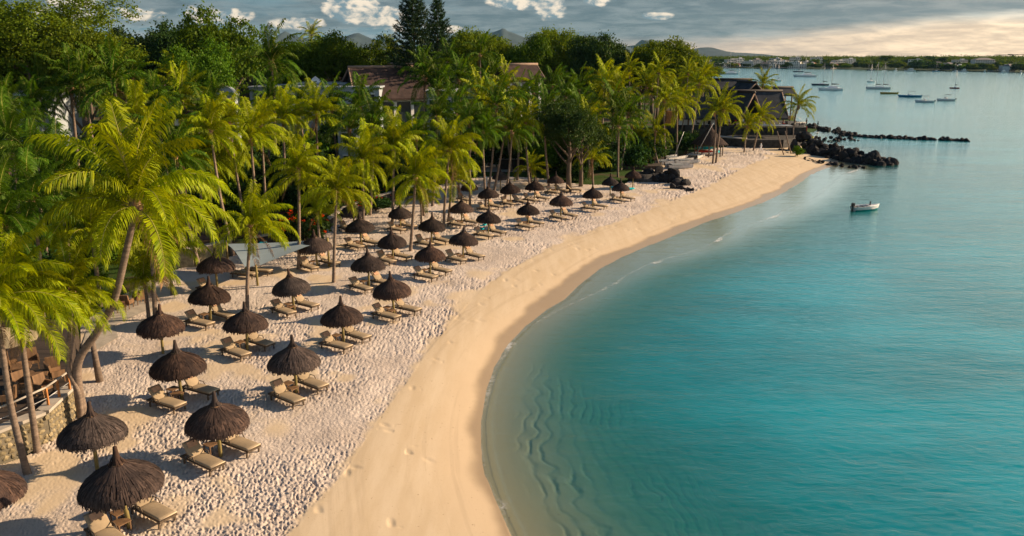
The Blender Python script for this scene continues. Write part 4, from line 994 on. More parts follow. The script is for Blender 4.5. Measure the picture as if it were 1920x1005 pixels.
for i in range(62):
    x = random.choice([random.uniform(1320, 1600), random.uniform(1320, 1600), random.uniform(1150, 1340), random.uniform(1700, 1950)]); Y = shoreY(x) + (random.uniform(9, 20) if i % 4 == 0 else random.uniform(30, 170))
    if 1130 < x < 1330: Y = random.uniform(1150, 1500)
    put_house(random.choice([0, 0, 1, 2, 2, 3]), x, Y, 'small pale house scattered among the trees of the far shore', 'houses on the far shore')
for i in range(300):
    x = random.uniform(1150, 1990) if i % 8 else random.uniform(900, 1330); Y = shoreY(x) + (random.uniform(5, 30) if i % 2 else random.uniform(30, 220))
    if x < 1330: Y = random.uniform(900, 1700)
    P = A(x, 110, Y); z, s = far_ground(P.x, Y)
    if s < 4: continue
    sc = random.uniform(.75, 1.25) * (1.2 if 1600 < x < 1760 else .95)
    o = empty('far_tree', (P.x, Y, z - .5), random.uniform(0, 6), 'rounded tree on the far shore across the bay', 'tree', 'trees on the far shore')
    mobj('crown', FARC[i % 3], None, o, scale=(sc * random.uniform(.9, 1.5), sc * 1.2, sc * random.uniform(.65, 1.05)))
rr_ = np.random.default_rng(77); C_ = []
for i in range(1500):
    x = rr_.uniform(900, 2050); Y = float(shoreY(x)) + 170 + 420 * rr_.random() ** 1.3
    if x < 1330: Y = rr_.uniform(1100, 1900)
    P = A(x, 110, Y); C_.append((P.x, Y, rr_.uniform(3.5, 5.5)))
C_ = np.array(C_); zz, ss, *_u = terrain(C_[:, 0], C_[:, 1]); C_ = C_[ss > 12]; ss = ss[ss > 12]; C_[:, 2] += 9 * sstep(ss, 10, 260)
m_, per = len(C_), 44; c = np.repeat(C_, per, 0) + rr_.normal(size=(m_ * per, 3)) * np.array([4.2, 4.2, 1.9]); nr = rr_.normal(size=c.shape) + np.array([0, -.3, .7]); nr /= np.linalg.norm(nr, axis=1)[:, None]
a_ = np.cross(nr, rr_.normal(size=c.shape)); a_ /= np.linalg.norm(a_, axis=1)[:, None]; b_ = np.cross(nr, a_)
V_ = np.stack([c - a_ * 1.0, c - b_ * .7, c + a_ * 1.0, c + b_ * .7], 1).reshape(-1, 3)
me = np_mesh('far_wood', V_, np.arange(len(V_)).reshape(-1, 4)); me.materials.append(leaf_a); tag(mobj('far_wood', me), kind='stuff')
def crane(x, Y, top, side, lab):
    P = A(x, 110, Y); z, s = far_ground(P.x, Y); zt = A(x, top, Y).z; o = empty('tower_crane', (P.x, Y, z), 0, lab, 'crane')
    m_ = MB()
    for a in (-.5, .5):
        for b in (-.5, .5): m_.tube([(a, b, 0), (a, b, zt - z)], .14, 4)
    for k in range(int((zt - z) / 2)): m_.tube([(-.5, -.5, 2 * k), (.5, -.5, 2 * k + 2)], .09, 4)
    m_.build('mast', trunk_m, o); MB().box((side * 11, 0, zt - z), (30, 1, 1)).build('jib', trunk_m, o); MB().box((-side * 5, 0, zt - z - 1), (3, 1.4, 2)).build('counterweight', rooft, o)
crane(1893, 1350, 103, -1, 'thin tower crane standing over the far shore houses, left one'); crane(1917, 1380, 102, -1, 'thin tower crane at the right edge of the photo')

# ------------------------------------------------------------------ boats
hull_w = mat('white_hull', (.75, .74, .72), .35, .05, 1); hull_b = mat('blue_hull', (.03, .22, .38), .4, .1, 1); hull_y = mat('ochre_hull', (.42, .26, .03), .5, .15, 1)
hull_r = mat('red_hull', (.35, .04, .03), .5, .1, 1); hull_d = mat('dark_blue_hull', (.03, .05, .08), .4, .1, 1); teal_h = mat('teal_antifouling', (.0, .26, .25), .6, .1, 1)
dark_cv = mat('dark_canvas', (.035, .04, .045), .9, .2, 2); grey_m = mat('grey_metal', (.4, .4, .4), .4, .1, 2, metal=.3); black_m = mat('black_plastic', (.02, .02, .022), .4, .1, 3)
def hull_mb(L, B_, D, sheer=.25, draft=.25, inner=True):
    ns = 12; m_ = MB(); vs = []; n = 7
    for i in range(ns + 1):
        u = i / ns; x = -L / 2 + L * u; w = B_ / 2 * (1 - max(0, (u - .35) / .65) ** 2.2) * (.86 + .14 * min(1, u * 4)); top = D * (1 + sheer * (u ** 2)); k = draft * (1 - u ** 4)
        rk = .06 * L * max(0, u - .8) / .2
        for j in range(n):
            a = -1 + 2 * j / (n - 1); yy = w * (abs(a) ** .55) * (1 if a >= 0 else -1); zz = -k + (top + k) * abs(a) ** 1.7
            vs.append((x + rk * abs(a), yy, zz))
    fs = [(i * n + j, (i + 1) * n + j, (i + 1) * n + j + 1, i * n + j + 1) for i in range(ns) for j in range(n - 1)] + [tuple(range(n))]
    m_.add(vs, fs, True)
    return m_
def deck_mb(L, B_, D, sheer=.25, drop=.04, x0=0, x1=1, inset=1):
    ns = 12; vs = []; fs = []
    for i in range(ns + 1):
        u = x0 + (x1 - x0) * i / ns; x = -L / 2 + L * u + .06 * L * max(0, u - .8) / .2; w = inset * B_ / 2 * (1 - max(0, (u - .35) / .65) ** 2.2) * (.86 + .14 * min(1, u * 4)); z = D * (1 + sheer * u ** 2) - drop
        vs += [(x, -w, z), (x, w, z)]
        if i: fs.append((2 * i - 2, 2 * i, 2 * i + 1, 2 * i - 1))
    m_ = MB(); m_.add(vs, fs); return m_
def at_sea(x, y): return G(x, y, SEA)
def boat(x, y, wpx, kind, rz, lab, cat='boat', hm=None, masts=(), top=None, name=None):
    P = at_sea(x, y); L = wpx * P.y / F * 1.03 / max(.6, abs(math.cos(R(rz)))); o = empty(name or kind, P, R(rz), lab, cat)
    hm = hm or hull_w; B_ = L * (.30 if kind in ('motorboat', 'rowing_boat') else .26); D = max(.45, L * (.085 if L > 8 else .11))
    hull_mb(L, B_, D).build('hull', hm, o)
    if kind == 'sailboat':
        deck_mb(L, B_, D).build('deck', hull_w, o)
        c = MB(); c.add([(-L * .2, -B_ * .26, D), (-L * .2, B_ * .26, D), (L * .16, B_ * .2, D * 1.1), (L * .16, -B_ * .2, D * 1.1), (-L * .17, -B_ * .22, D + .55), (-L * .17, B_ * .22, D + .55), (L * .06, B_ * .16, D + .5), (L * .06, -B_ * .16, D + .5)],
                     [(4, 7, 6, 5), (0, 3, 7, 4), (1, 5, 6, 2), (0, 4, 5, 1), (3, 2, 6, 7)]); c.build('cabin', hull_w, o)
        for (u, tp) in masts:
            Hm = A(x, tp, P.y).z - SEA; mx_ = -L / 2 + L * u
            MB().tube([(mx_, 0, D * .8), (mx_, 0, Hm)], [.11, .07], 6).build('mast', grey_m, o)
            bl_ = L * .3 / len(masts) ** .3
            bm_ = MB(); bm_.tube([(mx_, 0, D + 1.3), (mx_ - bl_, 0, D + 1.35)], .08, 6); bo = bm_.build('boom', grey_m, o)
            MB().tube([(mx_, 0, D + 1.55), (mx_ - bl_ * .5, 0, D + 1.5), (mx_ - bl_, 0, D + 1.42)], [.26, .2, .1], 7).build('furled_sail', dark_cv, bo)
            MB().tube([(mx_, 0, Hm * .97), (L * .53, 0, D * 1.25)], .025, 4).build('stay', grey_m, o); MB().tube([(mx_, 0, Hm * .97), (-L * .48, 0, D)], .025, 4).build('stay', grey_m, o)
    elif kind == 'motorboat':
        deck_mb(L, B_, D, drop=.05, x0=.55).build('foredeck', hull_w, o); deck_mb(L, B_, D * .5, sheer=.1, x0=.02, x1=.6, inset=.9).build('floor', hull_w, o)
        MB().box((L * .02, 0, D + .25), (L * .14, B_ * .5, .55)).build('console', hull_w, o); MB().box((L * .095, 0, D + .62), (.04, B_ * .48, .4), ry=-.4).build('windscreen', glass_d, o)
        tp = MB(); tp.box((-L * .05, 0, D + 1.75), (L * .32, B_ * .8, .09)); r_ = tp.build('canopy', dark_cv, o)
        for a in (-.16, .06):
            for b in (-1, 1): MB().tube([(L * a, b * B_ * .36, D), (L * a, b * B_ * .36, D + 1.72)], .025, 5).build('pole', grey_m, o)
        MB().box((-L * .53, 0, D * .9), (.35, .4, .75)).build('outboard_motor', black_m, o)
    elif kind == 'rowing_boat':
        MB().box((0, 0, D * .6), (L * .9, B_ * .62, .04)).build('floor', hm, o)
        for u in (-.3, -.05, .2): MB().box((L * u, 0, D * .9), (.3, B_ * .8, .06)).build('thwart', hm, o)
        MB().box((-L * .52, 0, D), (.3, .3, .6)).build('outboard_motor', black_m, o)
    elif kind == 'catamaran':
        h2 = hull_mb(L, B_ * .38, D); 
        for s in (-1, 1):
            q = hull_mb(L * .97, B_ * .35, D).build('hull', hm, o); q.location = (0, s * B_ * .95, 0)
        MB().box((-L * .08, 0, D + .15), (L * .62, B_ * 2.0, .3)).build('bridge_deck', hull_w, o)
        c = MB(); c.add([(-L * .26, -B_ * .6, D + .3), (-L * .26, B_ * .6, D + .3), (L * .16, B_ * .5, D + .3), (L * .16, -B_ * .5, D + .3), (-L * .24, -B_ * .5, D + 1.3), (-L * .24, B_ * .5, D + 1.3), (L * .06, B_ * .4, D + 1.2), (L * .06, -B_ * .4, D + 1.2)],
                     [(4, 7, 6, 5), (0, 3, 7, 4), (1, 5, 6, 2), (0, 4, 5, 1), (3, 2, 6, 7)]); c.build('cabin', hull_w, o)
        for (u, tp) in masts:
            Hm = A(x, tp, P.y).z - SEA; mx_ = -L / 2 + L * u
            MB().tube([(mx_, 0, D), (mx_, 0, Hm)], [.13, .08], 6).build('mast', grey_m, o)
            bo = MB().tube([(mx_, 0, D + 2.0), (mx_ - L * .36, 0, D + 2.05)], .09, 6).build('boom', grey_m, o)
            MB().tube([(mx_, 0, D + 2.3), (mx_ - L * .18, 0, D + 2.25), (mx_ - L * .36, 0, D + 2.15)], [.3, .25, .1], 7).build('furled_sail', dark_cv, bo)
            MB().tube([(mx_, 0, Hm * .97), (L * .5, 0, D)], .03, 4).build('stay', grey_m, o)
    elif kind == 'motor_yacht':
        deck_mb(L, B_, D).build('deck', hull_w, o); MB().box((-L * .05, 0, D + .9), (L * .5, B_ * .7, 1.5)).build('cabin', hull_w, o); MB().box((-L * .05, 0, D + 1.1), (L * .51, B_ * .71, .5)).build('window', glass_d, o)
        MB().box((-L * .1, 0, D + 2.2), (L * .3, B_ * .6, .5)).build('flybridge', hull_w, o)
    return o
boat(1647, 167, 41, 'sailboat', 178, 'two masted white sailing boat moored in the middle of the bay', 'sailing boat', masts=((.32, 118), (.62, 116)))
boat(1633, 154, 16, 'sailboat', 200, 'small white yacht just behind the two masted boat', 'sailing boat', masts=((.6, 120),))
boat(1558, 169, 37, 'catamaran', 172, 'pale catamaran with dark furled sail moored left of the two masted boat', 'catamaran', masts=((.5, 117),))
boat(1538, 160, 28, 'sailboat', 175, 'low dark hulled sailing boat behind the pale catamaran', 'sailing boat', hm=hull_d, masts=((.35, 118),))
boat(1510, 144, 35, 'catamaran', 176, 'wide white catamaran with tall black mast', 'catamaran', masts=((.55, 97),))
boat(1497, 135, 17, 'sailboat', 178, 'small sailing boat with dark hull behind the tall masted catamaran', 'sailing boat', hm=hull_d, masts=((.5, 109),))
boat(1458, 152, 15, 'sailboat', 190, 'small grey white yacht behind the restaurant roof', 'sailing boat', masts=((.5, 118),))
boat(1448, 155, 9, 'motor_yacht', 200, 'tiny bright white boat beside the restaurant roof')
boat(1368, 139, 30, 'catamaran', 174, 'white trimaran with tall mast above the restaurant back roof', 'catamaran', masts=((.5, 97),))
boat(1667, 176, 30, 'rowing_boat', 180, 'long ochre yellow open boat', hm=hull_y, name='open_boat')
boat(1706, 182, 36, 'motorboat', 170, 'blue motorboat with dark canopy', 'motorboat', hm=hull_b)
boat(1734, 192, 28, 'motorboat', 160, 'white cuddy motorboat with dark blue bottom', 'motorboat', hm=hull_w)
boat(1774, 189, 30, 'motorboat', 175, 'white motorboat with black canopy and outboard, rightmost of the row', 'motorboat')
boat(1790, 166, 13, 'sailboat', 150, 'small red hulled boat with thin mast', 'sailing boat', hm=hull_r, masts=((.5, 133),))
boat(1706, 133.6, 18, 'motor_yacht', 176, 'white motor yacht moored against the dark far trees')
boat(1806, 134.8, 14, 'motor_yacht', 160, 'white cabin boat close to the far right shore')
boat(1633, 131.8, 14, 'sailboat', 180, 'dark little yacht moored at the far shore above the two masts', 'sailing boat', hm=hull_d, masts=((.8, 119),))
boat(1755, 134, 12, 'sailboat', 180, 'little blue grey yacht at the far shore right of the motor yacht', 'sailing boat', hm=hull_b, masts=((.5, 118),))
boat(1792, 134.2, 12, 'sailboat', 180, 'pale small yacht left of the white cabin boat', 'sailing boat', masts=((.6, 116),))
boat(1846, 136, 5, 'motor_yacht', 170, 'tiny white launch off the far right shore'); boat(1880, 137, 14, 'motor_yacht', 180, 'long white launch near the right edge of the bay'); boat(1914, 138, 9, 'motor_yacht', 240, 'bright white boat at the very right edge'); boat(1679, 133, 7, 'motor_yacht', 200, 'tiny cream boat left of the motor yacht'); boat(1343, 131, 5, 'motor_yacht', 200, 'tiny white boat near the left end of the far shore')
# the white dinghy in the bay: stern to the camera's left, outboard at its right
P = at_sea(1622, 394); o = empty('dinghy', P, R(14), 'white motor dinghy with teal bottom floating alone in the bay', 'boat'); L = 3.35
hull_mb(L, 1.35, .5, .3, .16).build('hull', hull_w, o); hull_mb(L * .97, 1.18, .16, .2, .22).build('bottom_paint', teal_h, o)
deck_mb(L, 1.2, .5, .3, .03, .62, 1, 1).build('foredeck', hull_w, o); MB().box((-.2, 0, .17), (2.5, .85, .04)).build('floor', grey_m, o)
for u in (-.9, -.1): MB().box((u, 0, .42), (.3, 1.1, .07)).build('thwart', dark_cv, o)
g_ = MB()
for s in (-1, 1):
    pts = []
    for i in range(13):
        u = i / 12; x = -L / 2 + L * u + .06 * L * max(0, u - .8) / .2; w = 1.35 / 2 * (1 - max(0, (u - .35) / .65) ** 2.2) * (.86 + .14 * min(1, u * 4)); pts.append((x, s * w, .5 * (1 + .3 * u * u)))
    g_.tube(pts, .035, 6)
g_.build('gunwale', hull_w, o)
om = MB(); om.box((-1.72, 0, .72), (.3, .28, .42)); om.tube([(-1.75, 0, .5), (-1.78, 0, -.3)], .06, 6); om.tube([(-1.6, 0, .75), (-1.25, .1, .8)], .02, 5); om.build('outboard_motor', black_m, o)
MB().tube([(.75, .2, .3), (.78, .22, 1.0)], .09, 6).build('bollard', dark_cv, o)

# ------------------------------------------------------------------ black lava rocks
rock_m = mat('lava_rock', (.014, .014, .016), .95, .4, 2, .8, 6, rand=.35, base2=(.035, .031, .03))
def rock_mesh(seed, sub=2):
    import bmesh
    bm = bmesh.new(); bmesh.ops.create_icosphere(bm, subdivisions=sub, radius=1); r = random.Random(seed)
    cuts = [(Vector((r.gauss(0, 1), r.gauss(0, 1), r.gauss(0, 1))).normalized(), r.uniform(.55, .85)) for _ in range(9)]
    for v in bm.verts:
        for n_, d_ in cuts:
            k = v.co.dot(n_)
            if k > d_: v.co -= n_ * (k - d_)
        v.co *= 1 + r.uniform(-.05, .05)
    me = bpy.data.meshes.new('rock'); bm.to_mesh(me); bm.free(); return me
ROCK = [rock_mesh(s) for s in range(7)]
def rocks(name, lab, line, n, w, hgt, smin, smax, cat='rock jetty', seed=1, z0=SEA):
    r = random.Random(seed); o = empty(name, (line[0].x, line[0].y, 0), 0, lab, cat); lens = [(b - a).length for a, b in zip(line[:-1], line[1:])]; T = sum(lens)
    for k in range(n):
        d = r.random() * T; i = 0
        while d > lens[i] and i < len(lens) - 1: d -= lens[i]; i += 1
        a, b = line[i], line[i + 1]; u = d / lens[i]; p = a.lerp(b, min(1, u)); nn = Vector((-(b - a).y, (b - a).x)).normalized(); prog = (sum(lens[:i]) + d) / T
        ww = w[0] + (w[1] - w[0]) * prog; hh = hgt[0] + (hgt[1] - hgt[0]) * prog; v = r.gauss(0, .6); v = max(-1.25, min(1.25, v))
        s = smin + (smax - smin) * r.random() ** 1.6; z = z0 + hh * max(0, 1 - abs(v) ** 1.3) * r.uniform(.15, 1.1) * (.7 + .5 * math.sin(prog * 31)) - s * .25
        q = p + nn * v * ww
        mobj('rock', ROCK[r.randrange(7)], rock_m, o, loc=(q.x - o.location.x, q.y - o.location.y, z), rot=(r.uniform(0, 6), r.uniform(0, 6), r.uniform(0, 6)), scale=(s * r.uniform(.8, 1.4), s, s * r.uniform(.6, 1)))
gp = lambda x, y, z=SEA: G(x, y, z).xy
rocks('rock_jetty', 'thick jetty of black lava boulders beside the sandy point', [gp(1500, 283), gp(1545, 290), gp(1600, 302), gp(1645, 307), gp(1672, 309)], 280, (4.2, 1.6), (3.3, 1.2), .5, 1.25, seed=3)
rocks('rock_reef', 'long thin line of black rocks reaching far into the bay', [gp(1508, 238), gp(1560, 246), gp(1600, 256), gp(1660, 259), gp(1740, 262), gp(1822, 265)], 260, (2.4, .8), (1.0, .45), .35, .85, seed=4)
rocks('shore_rocks', 'scattered dark stones between the two rock jetties', [gp(1515, 262), gp(1560, 262), gp(1605, 262)], 50, (5, 3), (.7, .5), .3, .7, 'rocks', seed=5)
rocks('shore_rocks', 'row of small black stones where the sand meets the big jetty', [gp(1462, 288), gp(1490, 296), gp(1530, 306), gp(1600, 314), gp(1625, 314)], 55, (1.3, 1), (.5, .4), .3, .65, 'rocks', seed=6)
rocks('boulders', 'heap of large black boulders beside the round stone wall', [gp(1222, 334, 0), gp(1250, 340, 0), gp(1276, 346, 0)], 34, (1.6, 1.0), (2.4, 1.7), .7, 1.25, 'boulders', seed=7, z0=0)
rocks('boulders', 'few small black stones in front of the boulder heap', [gp(1258, 353, 0), gp(1285, 354, 0), gp(1303, 358, 0)], 12, (.4, .4), (.4, .2), .3, .6, 'boulders', seed=8, z0=0)
# ------------------------------------------------------------------ restaurant on the point
shingle = mat('shaded_grey_thatch', (.038, .042, .05), .95, .3, 1.2, .8, 7, (1, 1, .35)); shingle_b = mat('brown_thatch_roof', (.05, .031, .026), .95, .3, 1.2, .8, 7, (1, 1, .35)); ridge_m = mat('ridge_cap', (.26, .18, .13), .9, .2, 2)  # grey roof darkened so its colour carries the shade on the slopes
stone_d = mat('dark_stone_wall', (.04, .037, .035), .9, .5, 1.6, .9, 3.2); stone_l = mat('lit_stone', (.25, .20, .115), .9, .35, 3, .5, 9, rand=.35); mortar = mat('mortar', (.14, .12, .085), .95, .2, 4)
deck_m = mat('dark_deck', (.045, .032, .024), .85, .35, 2, .4, 12, (.3, 3, 1)); path_m = mat('brick_path', (.21, .10, .065), .9, .3, 2.5, .3, 10); conc = mat('concrete', (.36, .32, .27), .9, .15, 2, .2, 15); dark_in = mat('dark_joinery', (.03, .022, .018), .7, .3, 2)  # dark deck colour also carries the shade cast over the front left deck
orange_w = mat('orange_wood', (.42, .17, .05), .7, .25, 3, .2, 12)
def gable(name, c, L, Wd, zr, ze, rz, m_, lab, walls=None, wall_m=None, thick=.35, hipx=0, posts=0, zb=0, cat='building', drop=0):
    """gable roof with its ridge along local x; c = centre on the ground"""
    o = empty(name, (c[0], c[1], zb), rz, lab, cat); rf = MB()
    for s in (-1, 1):
        nseg = 6; vs = []
        for i in range(nseg + 1):
            u = i / nseg; y = s * Wd / 2 * u; z = zr - (zr - ze) * (u ** .92)
            for x in (-L / 2 + hipx * (1 - u) , L / 2 - hipx * (1 - u)): vs += [(x, y, z - zb), (x, y, z - zb - thick)]
        fs = []
        for i in range(nseg):
            a = 4 * i; b = 4 * i + 4
            fs += [(a, b, b + 2, a + 2), (a + 1, a + 3, b + 3, b + 1), (a, a + 1, b + 1, b), (a + 2, b + 2, b + 3, a + 3)]
        fs += [(4 * nseg, 4 * nseg + 1, 4 * nseg + 3, 4 * nseg + 2)]
        rf.add(vs, fs)
    rf_o = rf.build('roof', m_, o); MB().tube([(-L / 2 + hipx - .2, 0, zr - zb + .05), (L / 2 - hipx + .2, 0, zr - zb + .05)], .28, 8).build('ridge_cap', ridge_m if m_ is shingle_b else dark_in, rf_o)
    for sx in (-1, 1):
        for s in (-1, 1):
            MB().tube([(sx * (L / 2 + .05), s * Wd / 2, ze - zb - thick / 2), (sx * (L / 2 - hipx + .05), 0, zr - zb - thick / 2)], .16, 6).build('verge', ridge_m, rf_o)
    if walls:
        iw = Wd / 2 - walls; il = L / 2 - walls; hw = ze - zb + .1; w = MB(); T = .3
        w.box((0, iw, hw / 2), (2 * il, T, hw)); w.box((il, 0, hw / 2), (T, 2 * iw, hw)); w.box((-il, 0, hw / 2), (T, 2 * iw, hw))
        nb = max(3, int(2 * il / 3)); 
        for k in range(nb + 1): w.box((-il + 2 * il * k / nb, -iw, hw / 2), (.6, T, hw))
        w.box((0, -iw, hw - .4), (2 * il, T, .8)); w.build('wall', wall_m or white, o)
        for k in range(nb):
            MB().box((-il + 2 * il * (k + .5) / nb, -iw + .08, (hw - .8) / 2), (2 * il / nb - .6, .06, hw - .8)).build('window', glass_d, o)
        for sx in (-1, 1):
            MB().add([(sx * il, -iw, hw), (sx * il, iw, hw), (sx * il, 0, zr - zb - thick - .2)], [(0, 1, 2)]).build('gable_wall', dark_in, o)
    if posts:
        for k in range(posts):
            for s in (-1, 1): MB().tube([(-L / 2 + .8 + (L - 1.6) * k / (posts - 1), s * (Wd / 2 - .7), 0), (-L / 2 + .8 + (L - 1.6) * k / (posts - 1), s * (Wd / 2 - .7), ze - zb)], .16, 8).build('post', teak, o)
    return o
def zrow(x, y, Y): return A(x, y, Y).z
Yr = 165
x0, x1 = A(1288, 200, Yr).x, A(1480, 200, Yr).x; zr_ = zrow(1400, 171, Yr + 5); ze_ = zrow(1400, 221, Yr)
gable('restaurant', ((x0 + x1) / 2, Yr + 6), x1 - x0, 13, zr_, ze_, R(-2), shingle, 'large open restaurant with dark grey thatched gable roof on the point', posts=7)
xr = A(1372, 200, Yr).x
gable('restaurant_wing', (xr, Yr + 3.5), 15, 6.4, zr_ + .1, ze_ + .3, R(118), shingle, 'gabled cross wing with pale verges at the middle of the restaurant roof', thick=.45)
xb0, xb1 = A(1322, 160, Yr + 22).x, A(1412, 160, Yr + 22).x
gable('restaurant_back_hall', ((xb0 + xb1) / 2, Yr + 24), xb1 - xb0, 11, zrow(1360, 149, Yr + 24), zrow(1360, 176, Yr + 20), R(-3), shingle, 'dark thatched back hall behind the restaurant roof', posts=4)
gable('restaurant_back_gable', (A(1402, 160, Yr + 16).x, Yr + 17), 9, 5, zrow(1402, 154, Yr + 16), zrow(1402, 173, Yr + 16), R(100), shingle, 'small steep gable with pale verges peeking over the restaurant ridge', thick=.4)
gable('restaurant_side_hall', (A(1440, 170, Yr + 30).x, Yr + 30), 12, 6, zrow(1440, 164, Yr + 30), zrow(1440, 178, Yr + 26), R(0), shingle, 'low dark roof strip behind the right end of the restaurant', posts=2)
# restaurant base: terrace, seawall, bar
tz = zrow(1470, 240, Yr - 6); tz = max(1.6, min(tz, 3.2))
def slab(name, pts, z0, z1, m_, kind=None, lab=None, cat=None):
    m2 = MB(); m2.prism([(p.x, p.y) for p in pts], z0, z1); o = m2.build(name, m_); return tag(o, lab, cat, None, kind)
T0 = [Vector((A(1290, 230, Yr - 3).x, Yr - 1)), Vector((A(1400, 230, Yr - 4).x, Yr - 4)), Vector((A(1512, 240, Yr - 5).x, Yr - 5)), Vector((A(1512, 240, Yr + 8).x, Yr + 9)), Vector((x1 + 1, Yr + 16)), Vector((x0, Yr + 30))]
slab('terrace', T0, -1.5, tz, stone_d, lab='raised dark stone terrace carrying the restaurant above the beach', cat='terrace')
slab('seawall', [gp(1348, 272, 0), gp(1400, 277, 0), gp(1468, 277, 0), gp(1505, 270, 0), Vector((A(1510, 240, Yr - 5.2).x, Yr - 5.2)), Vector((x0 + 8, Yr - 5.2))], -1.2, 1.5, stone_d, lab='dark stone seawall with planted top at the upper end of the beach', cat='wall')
slab('seawall_coping', [gp(1346, 271.6, 0), gp(1400, 276.6, 0), gp(1400, 274, 0), gp(1346, 269.5, 0)], 1.51, 1.66, conc, lab='pale coping strip along the left end of the seawall', cat='coping')
bar = empty('bar_counter', (A(1302, 225, Yr - 2).x, Yr + 2, tz), 0, 'long white bar counter under the left end of the restaurant roof', 'bar counter')
MB().box((1.5, 0, .55), (8, .9, 1.1)).build('counter', white, bar); MB().box((1.5, 0, 1.14), (8.3, 1.1, .08)).build('counter_top', conc, bar); MB().box((-4.2, .5, 1.4), (1.6, 1.6, 2.8)).build('pillar', orange_w, bar)
w_ = MB(); w_.box(((x0 + x1) / 2, Yr + 11, tz + 1.6), (x1 - x0 - 1, .3, 3.4)); tag(w_.build('restaurant_rear_wall', dark_in), 'dark rear wall inside the restaurant', 'wall')
rail = empty('railing', (A(1512, 240, Yr - 5).x - .2, Yr - 4.8, tz), 0, 'thin metal railing around the terrace beside the lone palm', 'railing')
for k in range(9): MB().tube([(-k * 1.05, 0, 0), (-k * 1.05, 0, 1.05)], .03, 5).build('post', grey_m, rail)
MB().tube([(0, 0, 1.05), (-8.4, 0, 1.05)], .035, 5).build('handrail', grey_m, rail)
def chair(P, rz, m_, lab, group='restaurant chairs'):
    o = empty('armchair', P, rz, lab, 'chair', group); MB().box((0, 0, .4), (.6, .6, .14)).build('seat', m_, o); MB().box((-.3, 0, .72), (.1, .6, .6), ry=-.15).build('backrest', m_, o)
    for s in (-1, 1): MB().box((0, s * .3, .5), (.6, .08, .3)).build('armrest', m_, o)
    for a in (-1, 1):
        for b in (-1, 1): MB().box((a * .26, b * .26, .17), (.05, .05, .34)).build('leg', m_, o)
red_c = mat('red_cloth', (.45, .03, .03), .9, .1, 3)
for k in range(5): chair((A(1470 + k * 8, 236, Yr - 3).x, Yr - 3 + (k % 2) * 1.5, tz), k * 1.3, red_c if k == 0 else black_m, ['red armchair at the left of the terrace by the lone palm', 'black armchair next to the red one on the terrace', 'black armchair in the middle of the terrace beside the palm trunk', 'black armchair right of the palm trunk', 'black armchair nearest the terrace railing'][k])
for k in range(4): chair((A(1305 + k * 22, 236, Yr + 1).x, Yr - .5, tz), k * 1.1, black_m, 'dark dining chair under the restaurant roof near the bar')
# awning and rope poles by the seawall
aw = empty('awning', (A(1442, 250, Yr - 8).x, Yr - 9, 0), 0, 'small grey awning on crooked poles before the seawall', 'awning')
m_ = MB(); nn = 8; vs = [((i / nn - .5) * 7.5, (j / nn - .5) * 4, 3.9 - .35 * math.sin(math.pi * i / nn) * math.sin(math.pi * j / nn) - .1 * i / nn) for i in range(nn + 1) for j in range(nn + 1)]
m_.add(vs, [(i * (nn + 1) + j, (i + 1) * (nn + 1) + j, (i + 1) * (nn + 1) + j + 1, i * (nn + 1) + j + 1) for i in range(nn) for j in range(nn)], True); sail_m = mat('grey_sailcloth', (.34, .38, .40), .8, .08, .8); m_.build('cloth', sail_m, aw)
for a, b in ((-3.6, -1.9), (3.6, -1.9), (-3.6, 1.9), (3.6, 1.9)): MB().tube([(a * 1.15, b, 0), (a, b, 3.95)], .08, 6).build('pole', trunk_m, aw)
for (xa, ya, xb, yb, lb) in [(1484, 288, 1472, 246, 'right slanting rope pole at the corner of the seawall'), (1470, 290, 1457, 246, 'left slanting rope pole at the corner of the seawall')]:
    Y = G(xa, ya).y; a = A(xa, ya, Y); b = A(xb, yb, Y); q = MB(); q.tube([(0, 0, -.2), b - a], .1, 6); tag(q.build('slanting_pole', trunk_m, loc=a), lb, 'pole')
yel = mat('yellow_banner', (.65, .6, .02), .7, .05); P = G(1513, 268); bn = empty('banner', P, 0, 'bright yellow banner block on the rocks by the seawall', 'banner'); MB().box((0, 0, .75), (2.5, .12, 1.2)).build('cloth', yel, bn)
for s in (-1, 1): MB().tube([(s * 1.25, 0, -.2), (s * 1.25, 0, 1.4)], .04, 5).build('pole', grey_m, bn)
P = G(1506, 264); fg = empty('feather_flag', P, 0, 'tall narrow red and yellow feather flag on the point', 'flag'); MB().tube([(0, 0, 0), (0, 0, 3.2)], .03, 5).build('pole', grey_m, fg)
MB().box((.3, 0, 2.3), (.55, .03, 1.4)).build('red_cloth', red_c, fg); MB().box((.2, 0, 1.0), (.38, .03, 1.1)).build('yellow_cloth', yel, fg)
